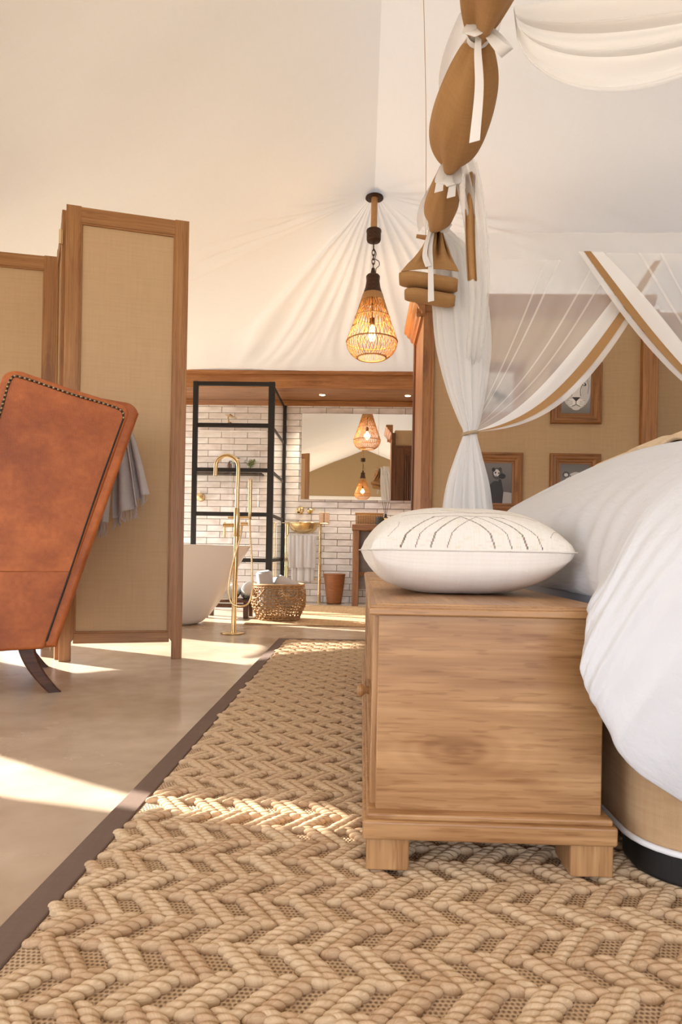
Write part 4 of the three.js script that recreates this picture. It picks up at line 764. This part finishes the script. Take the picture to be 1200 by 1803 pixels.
// ---------------------------------------------------------------- mirror
{
  const m = thing('wall_mirror', 'large frameless rectangular mirror on the white tiled wall', 'mirror', [-0.072, 1.588, -6.975]);
  part(m, 'glass', bx(-0.6, 0.62, -0.468, 0.468, -0.004, 0.004, 'x', 0.001), M.mirror);
  part(m, 'backing', bx(-0.58, 0.6, -0.45, 0.45, 0.0045, 0.018, 'x', 0.001), M.black);
}
// ---------------------------------------------------------------- bin
{
  const b = thing('waste_bin', 'tapered turned wooden waste bin against the tiled wall', 'bin', [-0.283, 0.0005, -6.83]);
  part(b, 'body', lathe([[0, 0.002], [0.074, 0.001], [0.078, 0.012], [0.094, 0.13], [0.108, 0.25], [0.114, 0.31], [0.106, 0.31], [0.1, 0.25], [0.072, 0.02], [0, 0.018]], 48), M.binWood);
  part(b, 'rim', new THREE.TorusGeometry(0.111, 0.007, 10, 56).rotateX(Math.PI / 2).translate(0, 0.312, 0), M.binWood);
}
// ---------------------------------------------------------------- console table and what stands on it
{
  const t = thing('console_table', 'rustic wooden console table with a grey back panel by the tiled wall', 'table', [0, 0, 0]);
  const F = 6.45, B = 6.92, L = -0.1, R = 0.95;
  part(t, 'tabletop', bx(L, R, 0.775, 0.835, F, B, 'x', 0.006), M.console);
  for (const [x, d] of [[L + 0.01, F + 0.02], [R - 0.08, F + 0.02], [L + 0.01, B - 0.08], [R - 0.08, B - 0.08]]) part(t, 'leg', bx(x, x + 0.066, 0.001, 0.775, d, d + 0.06, 'y', 0.005), M.console);
  part(t, 'back_panel', bx(L + 0.07, R - 0.07, 0.16, 0.775, B - 0.04, B - 0.028, 'x', 0.002), M.greyPanel, 'plain grey back panel');
  part(t, 'lower_rail', bx(L + 0.07, R - 0.07, 0.30, 0.345, B - 0.075, B - 0.045, 'x', 0.004), M.console);
  const k = thing('woven_box', 'low woven cane box at the left end of the console table', 'box', [0.075, 0.8355, -6.62]);
  const rods = []; for (let i = 0; i <= 11; i++) rods.push(cbox(0.006, 0.105, 0.006, 'y', 0.002).translate(-0.137 + i * 0.0249, 0.055, 0.075), cbox(0.006, 0.105, 0.006, 'y', 0.002).translate(-0.137 + i * 0.0249, 0.055, -0.075));
  for (let j = 0; j <= 5; j++) rods.push(cbox(0.282, 0.006, 0.006, 'x', 0.002).translate(0, 0.006 + j * 0.021, 0.077), cbox(0.282, 0.006, 0.006, 'x', 0.002).translate(0, 0.006 + j * 0.021, -0.077), cbox(0.006, 0.006, 0.15, 'z', 0.002).translate(0.139, 0.006 + j * 0.021, 0), cbox(0.006, 0.006, 0.15, 'z', 0.002).translate(-0.139, 0.006 + j * 0.021, 0));
  part(k, 'weave', flat(rods), M.cane).userData.kind = 'stuff';
  part(k, 'lining', bx(-0.128, 0.128, 0.003, 0.1, -0.066, 0.066, 'x', 0.004), M.throwCream);
  part(k, 'rim', flat([cbox(0.295, 0.011, 0.014, 'x', 0.004).translate(0, 0.116, 0.077), cbox(0.295, 0.011, 0.014, 'x', 0.004).translate(0, 0.116, -0.077), cbox(0.014, 0.011, 0.15, 'z', 0.004).translate(0.14, 0.116, 0), cbox(0.014, 0.011, 0.15, 'z', 0.004).translate(-0.14, 0.116, 0)]), M.cane);
  const c = thing('dark_cup', 'small dark grey-green tumbler on the console table beside the woven box', 'cup', [0.172, 0.8355, -6.5]);
  part(c, 'body', lathe([[0, 0], [0.032, 0], [0.035, 0.006], [0.037, 0.075], [0.033, 0.075], [0.031, 0.01], [0, 0.008]], 28), M.dullGreen);
  const d = thing('reed_diffuser', 'brass reed diffuser with dark reeds on the console table', 'diffuser', [0.238, 0.8355, -6.52]);
  part(d, 'holder', lathe([[0, 0], [0.03, 0], [0.031, 0.004], [0.031, 0.07], [0, 0.07]], 28), M.brass);
  part(d, 'bottle_neck', lathe([[0, 0.07], [0.026, 0.07], [0.012, 0.085], [0.012, 0.11], [0, 0.11]], 20), M.black);
  for (const [x, z] of [[-0.035, 0], [0.03, 0.01], [0.004, -0.02], [-0.012, 0.02]]) part(d, 'reed', rod(new THREE.Vector3(x * 0.12, 0.08, z * 0.12), new THREE.Vector3(x, 0.235, z), 0.0022, 0.0022, 6), M.black);
  const s = thing('soap_tray', 'small wooden tray with a dark bottle at the right of the console table', 'tray', [0.43, 0.8355, -6.6]);
  part(s, 'tray', bx(-0.075, 0.075, 0.001, 0.05, -0.05, 0.05, 'x', 0.006), M.console);
  part(s, 'bottle', lathe([[0, 0.05], [0.02, 0.05], [0.02, 0.075], [0.008, 0.085], [0.008, 0.1], [0, 0.1]], 18).translate(0.045, 0, 0), M.black);
}
// ---------------------------------------------------------------- wardrobe behind the partition (seen in the mirror)
{
  const w = thing('louvre_wardrobe', 'dark wooden louvred wardrobe reflected at the right of the bathroom mirror', 'wardrobe', [0.43, 0, -5.14]);
  const g = (x0, x1, y0, y1, d0, d1, gr) => bx(x0, x1, y0, y1, d0, d1, gr, 0.004);
  part(w, 'carcass', g(0, 1.3, 0.001, 2.02, 0, 0.03, 'y'), M.louvre);
  for (let k = 0; k < 2; k++) {
    const x = 0.03 + k * 0.63, d = part(w, 'door', flat([g(x, x + 0.1, 0.05, 1.98, 0.03, 0.055, 'y'), g(x + 0.52, x + 0.62, 0.05, 1.98, 0.03, 0.055, 'y'), g(x + 0.1, x + 0.52, 1.88, 1.98, 0.03, 0.055, 'x'), g(x + 0.1, x + 0.52, 0.05, 0.15, 0.03, 0.055, 'x')]), M.louvre);
    for (let i = 0; i < 13; i++) part(d, 'slat', cbox(0.026, 1.73, 0.014, 'y', 0.004).rotateY(0.5).translate(x + 0.118 + i * 0.032, 1.015, -0.042), M.louvre);
  }
}
// ---------------------------------------------------------------- downlights
for (const [x, d, l] of [[-0.44, 6.72, 'small recessed downlight in the wooden bulkhead left of the mirror lamp'], [0.455, 6.72, 'small recessed downlight in the wooden bulkhead next to the corner post']]) {
  const p = thing('downlight', l, 'light', [x, 2.199, -d]);
  part(p, 'trim_ring', new THREE.TorusGeometry(0.034, 0.006, 8, 32).rotateX(Math.PI / 2), M.brass);
  part(p, 'lens', new THREE.CylinderGeometry(0.03, 0.03, 0.006, 24).translate(0, -0.002, 0), M.downlight);
  const s = new THREE.SpotLight(new THREE.Color(1, 0.86, 0.66), 6, 0, 1.0, 0.6); s.position.set(0, -0.02, 0); s.target.position.set(0, -1, 0); s.castShadow = true; s.shadow.radius = 2; p.add(s, s.target);
}

// ---------------------------------------------------------------- canopy over the bed
{
  const c = thing('canopy_pole', 'slim wooden canopy pole hung on cords above the foot of the bed', 'canopy', [0, 0, 0]);
  const y = 2.03, bar = (a, b) => part(c, 'pole', rod(a, b, 0.014, 0.014, 14), M.pole);
  bar(V(0.32, y, 0.95), V(0.32, y, 2.95)); 
  for (const [x, d, n] of [[0.27, 2.97, 3.12], [0.32, 0.95, 3.1]]) part(c, 'hanging_cord', tube([V(x - 0.03, n, d), V(x - 0.01, 2.6, d), V(x, y - 0.02, d)], 0.0014, 30, 5), M.pole);
  part(c, 'toggle', rod(V(0.225, 2.005, 2.95), V(0.285, 1.995, 2.95), 0.008, 0.012, 10), M.pole);

  // bronze cloth rolled along the pole, pinched by ribbons
  const r = thing('rolled_curtain', 'bronze canvas curtain rolled along the canopy pole, gathered by white ribbons', 'curtain');
  const puff = (d0, d1, x0, y0, x1, y1, rmax, dip, k) => grid(64, 40, (u, v, p) => {
    const a = u * Math.PI * 2, t = v, e = Math.pow(Math.sin(Math.PI * clamp(t * 0.97 + 0.015)), 0.8), R = 0.016 + rmax * e;
    const f = 1 + 0.38 * Math.sin(a * 4 + k + 0.6 * t) * (1 - 0.85 * e) + 0.075 * Math.sin(a * 3 + t * 4 + k) + 0.05 * Math.pow(Math.abs(Math.sin(a * 2.5 + k - t * 2)), 6)  + 0.02 * Math.sin(a * 9 + k);
    p.set(lerp(x0, x1, t) + R * f * Math.cos(a) * 0.92, lerp(y0, y1, t) - dip * e + R * f * Math.sin(a), -lerp(d0, d1, t));
  }, 0.5, 0.6);
  part(r, 'puff', puff(1.15, 1.83, 0.315, 2.04, 0.305, 2.02, 0.075, 0.01, 1), M.bronze);
  part(r, 'puff', puff(1.83, 2.40, 0.305, 2.02, 0.30, 2.0, 0.082, 0.03, 2), M.bronze);
  part(r, 'puff', puff(2.40, 2.82, 0.30, 2.0, 0.295, 2.0, 0.052, 0.045, 3), M.bronze);
  // the loose end: gathered at the last tie, flaring down into a flat roll
  part(r, 'loose_end', shell(60, 30, (u, v, p) => {
    const e = Math.pow(v, 1.25);
    p.set(lerp(lerp(0.272, 0.33, u), lerp(0.148, 0.396, u), Math.pow(v, 1.7)), lerp(2.0, 1.765, v) + 0.012 * Math.sin(u * 3.1) * v, -(2.85 + 0.024 * Math.sin(u * 21 + 1) * Math.sin(Math.PI * Math.min(1, v + 0.12)) - 0.075 * Math.sin(Math.PI * 0.5 * v)));
  }, 0.004, 0.3, 0.3), M.bronze);
  const roll = (yc, x0, x1, ry, rz, d, turns) => shell(72, 24, (u, v, p) => {
    const a = Math.PI * 0.5 + u * Math.PI * 2 * turns, q = 1 - 0.3 * u, w = Math.abs(v * 2 - 1), e = Math.sqrt(1 - 0.55 * Math.pow(w, 6));
    p.set(lerp(x0, x1, v) + 0.004 * Math.sin(u * 9), yc + ry * q * e * Math.sin(a) + 0.008 * Math.sin(v * 4 + 1) - 0.012 * v, -(d - rz * q * e * Math.cos(a)));
  }, 0.004, 0.3, 0.3);
  part(r, 'roll', roll(1.747, 0.146, 0.397, 0.031, 0.060, 2.82, 1.4), M.bronze);
  part(r, 'roll', roll(1.683, 0.172, 0.388, 0.027, 0.052, 2.83, 1.3), M.bronze);
  part(r, 'hanging_strip', shell(12, 30, (u, v, p) => p.set(lerp(0.366, 0.404, u) + 0.02 * v * v, lerp(1.985, 1.6, v), -(2.43 + 0.04 * v + 0.01 * Math.sin(u * 9))), 0.003, 0.06, 0.5), M.bronze);
  // ribbons: knot, loops and tails
  const sx = new THREE.Vector3(0.95, 0.15, 0.2).normalize();
  const tie = (label, x, y, d, loops, tails, w) => {
    const t = thing('ribbon_tie', label, 'ribbon', [0, 0, 0]);
    const wrap = []; for (let i = 0; i <= 20; i++) { const a = i / 20 * Math.PI * 2; wrap.push(V(x + 0.033 * Math.cos(a), y + 0.033 * Math.sin(a), d + 0.004 * Math.sin(a))); }
    part(t, 'band', ribbon(wrap, 0.018, new THREE.Vector3(0, 0, 1), 0.0015, 40), M.ribbon);
    const k = V(x - 0.005, y - 0.01, d - 0.05);
    part(t, 'knot', new THREE.SphereGeometry(0.014, 14, 10).scale(1, 1.2, 0.8).translate(k.x, k.y, k.z), M.ribbon);
    for (const L of loops) part(t, 'loop', ribbon([k, ...L.map(([a, b, e]) => k.clone().add(new THREE.Vector3(a, b, e ?? 0.01))), k], (u) => w * (0.5 + Math.sin(Math.PI * u)), new THREE.Vector3(-L[1][1], L[1][0], 0.02).normalize(), 0.0015, 30), M.ribbon);
    for (const L of tails) part(t, 'tail', ribbon([k, ...L.map(([a, b, e]) => k.clone().add(new THREE.Vector3(a, b, e ?? 0.012)))], (u) => w * (0.6 + 0.6 * u), sx, 0.0015, 26), M.ribbon);
  };
  tie('long white ribbon tied in a bow, topmost on the rolled bronze curtain', 0.305, 2.02, 1.83, [[[0.03, -0.04, 0.02], [0.07, -0.10, 0.03], [0.045, -0.10, 0.05]], [[-0.02, -0.01, 0.02], [-0.035, -0.05, 0.03], [-0.01, -0.05, 0.04]]], [[[-0.008, -0.08, 0.02], [-0.004, -0.19, 0.03], [-0.014, -0.34, 0.03]], [[-0.025, 0.03, 0.01], [-0.045, 0.06, 0.01], [-0.035, 0.10, 0]]], 0.024);
  tie('short white ribbon bow with hanging loops, middle one on the rolled curtain', 0.30, 2.0, 2.40, [[[-0.02, -0.04, 0.02], [-0.035, -0.10, 0.02], [-0.01, -0.10, 0.03]], [[0.02, -0.03, 0.02], [0.02, -0.10, 0.02], [0.0, -0.11, 0.03]]], [[[-0.03, -0.06, 0.02], [-0.04, -0.13, 0.02]], [[0.01, -0.08, 0.02], [0.005, -0.15, 0.02]]], 0.026);
  tie('white ribbon with long tails, lowest on the rolled bronze curtain', 0.295, 1.99, 2.82, [[[0.03, -0.01, 0.02], [0.06, -0.04, 0.02], [0.03, -0.05, 0.03]]], [[[-0.02, -0.12, 0.03], [-0.02, -0.22, 0.05], [-0.015, -0.36, 0.04]], [[-0.03, -0.08, 0.03], [-0.045, -0.17, 0.05], [-0.03, -0.22, 0.06]]], 0.022);

  // net gathered at the far corner, tied and flaring behind the bed
  const n = thing('net_drape', 'white mosquito net gathered into a tied column at the far bed corner', 'mosquito net');
  const keys = [[2.03, 0.335, 0.03], [1.9, 0.40, 0.085], [1.7, 0.425, 0.105], [1.5, 0.445, 0.105], [1.3, 0.462, 0.075], [1.16, 0.478, 0.042], [1.10, 0.482, 0.026], [1.0, 0.478, 0.05], [0.85, 0.475, 0.085], [0.6, 0.475, 0.11], [0.2, 0.47, 0.12]];
  const kc = new THREE.CatmullRomCurve3(keys.map(([yy, x, w]) => new THREE.Vector3(x, yy, w)), false, 'catmullrom', 0.4), kp = new THREE.Vector3();
  const column = (y0, y1, ph, dd, ws) => grid(220, 60, (u, v, p) => {
    kc.getPoint(lerp(y0, y1, v), kp); const a = u * Math.PI * 2;
    const f = 1 + 0.16 * Math.sin(a * 13 + ph + 0.6 * Math.sin(v * 5)) + 0.08 * Math.sin(a * 7 + ph * 2);
    p.set(kp.x + kp.z * ws * f * Math.cos(a), kp.y, -(2.93 + dd + kp.z * 0.55 * ws * f * Math.sin(a)));
  });
  part(n, 'column', column(0, 1, 0.4, 0, 1), M.netMid); part(n, 'inner_fold', column(0.02, 1, 2.1, 0, 0.6), M.netDense);
  part(n, 'upper_fall', grid(60, 40, (u, v, p) => {
    const e = v * v; p.set(lerp(lerp(0.30, 0.405, u), lerp(0.45, 0.51, u), v) + 0.05 * Math.sin(v * 3), lerp(2.025, 1.12, v), -(lerp(2.41, 2.93, Math.min(1, e * 2)) + 0.014 * Math.sin(u * 21)));
  }), M.netMid);
  part(n, 'side_veil', grid(40, 60, (u, v, p) => {
    const d = lerp(1.75, 2.86, v); p.set(lerp(0.24, 0.36, u) - 0.03 * Math.sin(v * 9) * (1 - u), lerp(2.02, 1.98, v) + 0.02 * Math.sin(u * 9), -(d + 0.01 * Math.sin(u * 30)));
  }), M.netThin);
  part(n, 'tie_band', tube(Array.from({ length: 16 }, (_, i) => V(0.482 + 0.031 * Math.cos(i / 16 * 6.283), 1.10 + 0.006 * Math.cos(i / 16 * 6.283), 2.93 + 0.022 * Math.sin(i / 16 * 6.283))), 0.008, 60, 8, true), M.throwCream, 'cream tie-back band');

  // two crossing side nets, each gathered to a corner
  function sideNet(label, top0, top1, G, sagK, d) {
    const s = thing('net_curtain', label, 'mosquito net');
    const at = (u, v, p, off = 0) => {                          // u: along the top, v: down to the gather
      p.lerpVectors(top0, top1, u); p.lerp(G, v);
      const bell = Math.sin(Math.PI * v);
      p.y -= sagK * bell * u * u * 0.9; p.z += off + 0.012 * Math.sin(u * 40) * (1 - v) * bell;
    };
    part(s, 'veil', grid(90, 50, (u, v, p) => at(u * 0.86, v, p)), M.netThin);
    const wd = (v, k) => k * (0.25 + 0.75 * Math.pow(Math.sin(Math.PI * clamp(v * 0.9 + 0.06)), 0.7));
    part(s, 'fold', grid(24, 50, (u, v, p) => at(lerp(0.945 - wd(v, 0.15), 0.95 - wd(v, 0.045), u), v, p, 0.006)), M.netDense);
    part(s, 'edge_band', grid(10, 50, (u, v, p) => at(lerp(0.952 - wd(v, 0.05), 0.952 + wd(v, 0.012), u), v, p, 0.012)), M.bronze, 'bronze cloth band along the net');
    part(s, 'hem', grid(10, 50, (u, v, p) => at(lerp(0.955 + wd(v, 0.008), 0.955 + wd(v, 0.05), u), v, p, 0.008)), M.netMid);
    for (const u0 of [0.36, 0.43, 0.62, 0.71]) part(s, 'gather', grid(6, 50, (u, v, p) => at(u0 + 0.012 * u, v, p, 0.004)), M.netMid);
  }
  sideNet('sheer net curtain swept left to the tied column with a bronze edge band', V(0.5, 1.90, 2.95), V(1.36, 1.89, 2.95), V(0.485, 1.105, 2.95), 0.25, 2.95);
  sideNet('sheer net curtain swept right across the pictures with a bronze edge band', V(1.95, 1.9, 2.90), V(0.92, 1.91, 2.90), V(1.85, 1.05, 2.90), 0.14, 2.90);
  solo('net_valance', 'sheer net valance hanging from the far canopy pole', 'mosquito net', grid(160, 16, (u, v, p) => p.set(lerp(0.34, 2.45, u), lerp(2.03, 1.885, v) - 0.012 * Math.sin(u * 22) * v, -(2.965 + 0.012 * Math.sin(u * 60) * (0.3 + v)))), M.netThin);
  // swags of white net looped between the pole and the far side
  const sw = thing('net_swag', 'white net looped in heavy swags from the canopy pole, top right', 'mosquito net');
  const P0 = V(0.385, 2.0, 1.75), P1 = V(1.16, 2.05, 1.75);
  for (const [s0, s1, dz, m, ph] of [[0.215, 0.247, 0, M.netMid, 0], [0.16, 0.222, 0.01, M.netDense, 4], [0.095, 0.118, 0.05, M.netMid, 2], [0.035, 0.105, 0.055, M.netDense, 1], [-0.02, 0.002, 0.09, M.netMid, 2], [-0.09, -0.01, 0.10, M.netDense, 3]])
    part(sw, 'swag', grid(70, 26, (u, v, p) => {
      p.lerpVectors(P0, P1, u); const b = Math.pow(Math.sin(Math.PI * Math.pow(u, 0.70)), 0.62), s = lerp(s0, s1, v);
      p.y += 0.03 - s * b + (0.5 - v) * 0.012; p.z -= dz * b + 0.016 * Math.sin(v * 5 + ph + u) * b;
    }), m);
}

// ---------------------------------------------------------------- framed photographs
{
  const draw = (fn) => { const c = document.createElement('canvas'); c.width = 256; c.height = 340; const x = c.getContext('2d'); fn(x); for (let i = 0; i < 2500; i++) { const q = rnd() * 255 | 0; x.fillStyle = `rgba(${q},${q},${q},0.06)`; x.fillRect(rnd() * 256, rnd() * 340, 2, 2); } const t = new THREE.CanvasTexture(c); t.colorSpace = THREE.SRGBColorSpace; return t; };
  const bg = (x, a, b) => { const g = x.createLinearGradient(0, 0, 0, 340); g.addColorStop(0, a); g.addColorStop(1, b); x.fillStyle = g; x.fillRect(0, 0, 256, 340); };
  const el = (x, cx, cy, rx, ry, c, rot = 0) => { x.fillStyle = c; x.beginPath(); x.ellipse(cx, cy, rx, ry, rot, 0, 7); x.fill(); };
  const ln = (x, pts, w, c) => { x.strokeStyle = c; x.lineWidth = w; x.lineCap = 'round'; x.beginPath(); x.moveTo(...pts[0]); for (const q of pts.slice(1)) x.lineTo(...q); x.stroke(); };
  const misty = draw((x) => { bg(x, '#cfc8c2', '#8f8882'); el(x, 128, 300, 160, 50, '#a59d96'); el(x, 150, 205, 52, 28, '#4b4643'); el(x, 108, 190, 30, 34, '#3f3a38'); el(x, 92, 178, 17, 20, '#35312f'); for (const q of [115, 132, 172, 190]) ln(x, [[q, 215], [q + 2, 262]], 11, '#46413e'); ln(x, [[198, 200], [212, 235]], 5, '#46413e'); });
  const face = draw((x) => {
    bg(x, '#d6d0ca', '#6f6964'); el(x, 128, 150, 118, 150, '#cdc5bd'); el(x, 128, 120, 46, 120, '#e4ddd6');
    for (const s of [-1, 1]) { el(x, 128 + s * 62, 96, 22, 13, '#3b3532', s * 0.35); el(x, 128 + s * 62, 96, 8, 9, '#d8d2cb'); ln(x, [[128 + s * 44, 108], [128 + s * 34, 150], [128 + s * 36, 190]], 6, '#6a625c'); el(x, 128 + s * 34, 246, 38, 28, '#ece6df'); for (let k = 0; k < 4; k++) ln(x, [[128 + s * 30, 236 + k * 8], [128 + s * 74, 228 + k * 13]], 2, '#6b645e'); ln(x, [[128 + s * 90, 60], [128 + s * 104, 110], [128 + s * 96, 170]], 5, '#7d756e'); }
    x.fillStyle = '#2c2725'; x.beginPath(); x.moveTo(92, 202); x.lineTo(164, 202); x.lineTo(128, 238); x.fill(); ln(x, [[128, 236], [128, 258]], 5, '#2c2725'); ln(x, [[96, 276], [128, 262], [160, 276]], 5, '#3a3431'); el(x, 128, 292, 34, 16, '#d5cdc6');
  });
  const sit = draw((x) => { bg(x, '#7a736e', '#4d4744'); el(x, 180, 300, 130, 60, '#a69e98'); el(x, 108, 270, 66, 120, '#2d2927', 0.12); el(x, 128, 92, 44, 48, '#47413e'); el(x, 122, 86, 26, 30, '#d3ccc5'); el(x, 168, 112, 30, 22, '#211d1c'); el(x, 96, 60, 15, 17, '#1d1a19'); el(x, 150, 56, 14, 16, '#35302d'); el(x, 112, 84, 7, 8, '#2a2624'); el(x, 140, 88, 6, 7, '#2a2624'); ln(x, [[116, 104], [128, 122], [140, 108]], 4, '#3a3532'); ln(x, [[150, 150], [168, 240], [160, 330]], 26, '#2a2624'); });
  const spots = draw((x) => { bg(x, '#6e6863', '#8d857e'); el(x, 140, 210, 108, 140, '#cbc3bb'); for (const s of [-1, 1]) { el(x, 140 + s * 84, 92, 30, 26, '#4a4440'); el(x, 140 + s * 84, 94, 17, 14, '#d6cfc8'); el(x, 140 + s * 46, 172, 22, 11, '#2a2523', s * 0.3); el(x, 140 + s * 46, 172, 9, 8, '#d9d3cb'); } for (let i = 0; i < 40; i++) el(x, 70 + rnd() * 140, 100 + rnd() * 60, 4, 5, '#3a3431'); x.fillStyle = '#2c2725'; x.beginPath(); x.moveTo(112, 250); x.lineTo(168, 250); x.lineTo(140, 280); x.fill(); });
  const F = (label, map, cx, cy) => {
    const f = thing('picture_frame', label, 'picture', [cx, cy, -4.458]);
    const w = 0.343, h = 0.42, m = 0.072;
    const side = (len) => { const s = new THREE.Shape(); s.moveTo(0, 0); s.lineTo(0, 0.02); s.quadraticCurveTo(0.004, 0.03, 0.014, 0.03); s.lineTo(0.02, 0.024); s.lineTo(0.036, 0.026); s.quadraticCurveTo(0.045, 0.016, 0.055, 0.018); s.lineTo(0.06, 0.01); s.lineTo(m, 0.01); s.lineTo(m, 0); s.closePath();
      const g = new THREE.ExtrudeGeometry(s, { depth: len, bevelEnabled: false, curveSegments: 6 }); const p = g.attributes.position;      // mitre: shorten towards the inside
      for (let i = 0; i < p.count; i++) { const t = p.getZ(i) / len, k = p.getX(i); p.setZ(i, lerp(k, len - k, t)); } g.computeVertexNormals(); return g; };
    const put = (len, rz, x, y) => { const g = side(len); g.applyMatrix4(new THREE.Matrix4().makeBasis(new THREE.Vector3(0, 1, 0), new THREE.Vector3(0, 0, 1), new THREE.Vector3(1, 0, 0))); part(f, 'moulding', boxUV(g.rotateZ(rz).translate(x, y, 0), rz % Math.PI ? 'y' : 'x'), M.frameWood); };
    put(w, 0, -w / 2, -h / 2); put(h, Math.PI / 2, w / 2, -h / 2); put(w, Math.PI, w / 2, h / 2); put(h, -Math.PI / 2, -w / 2, h / 2);
    part(f, 'print', new THREE.PlaneGeometry(w - 2 * m + 0.01, h - 2 * m + 0.01).translate(0, 0, 0.006), new THREE.MeshPhysicalMaterial({ map, roughness: 0.5 }), 'black and white wildlife photograph under glass');
  };
  F('wooden framed photograph of an animal in mist behind the net, upper left', misty, 0.925, 1.67);
  F('wooden framed close-up photograph of a lioness face, upper right', face, 1.452, 1.67);
  F('wooden framed photograph of a sitting cat looking sideways, lower left', sit, 0.925, 1.045);
  F('wooden framed photograph of a spotted cat half hidden by the duvet, lower right', spots, 1.452, 1.045);
}
scene.traverse((o) => { if (o.isMesh && o.castShadow === undefined) shade(o); });
renderer.render(scene, camera);
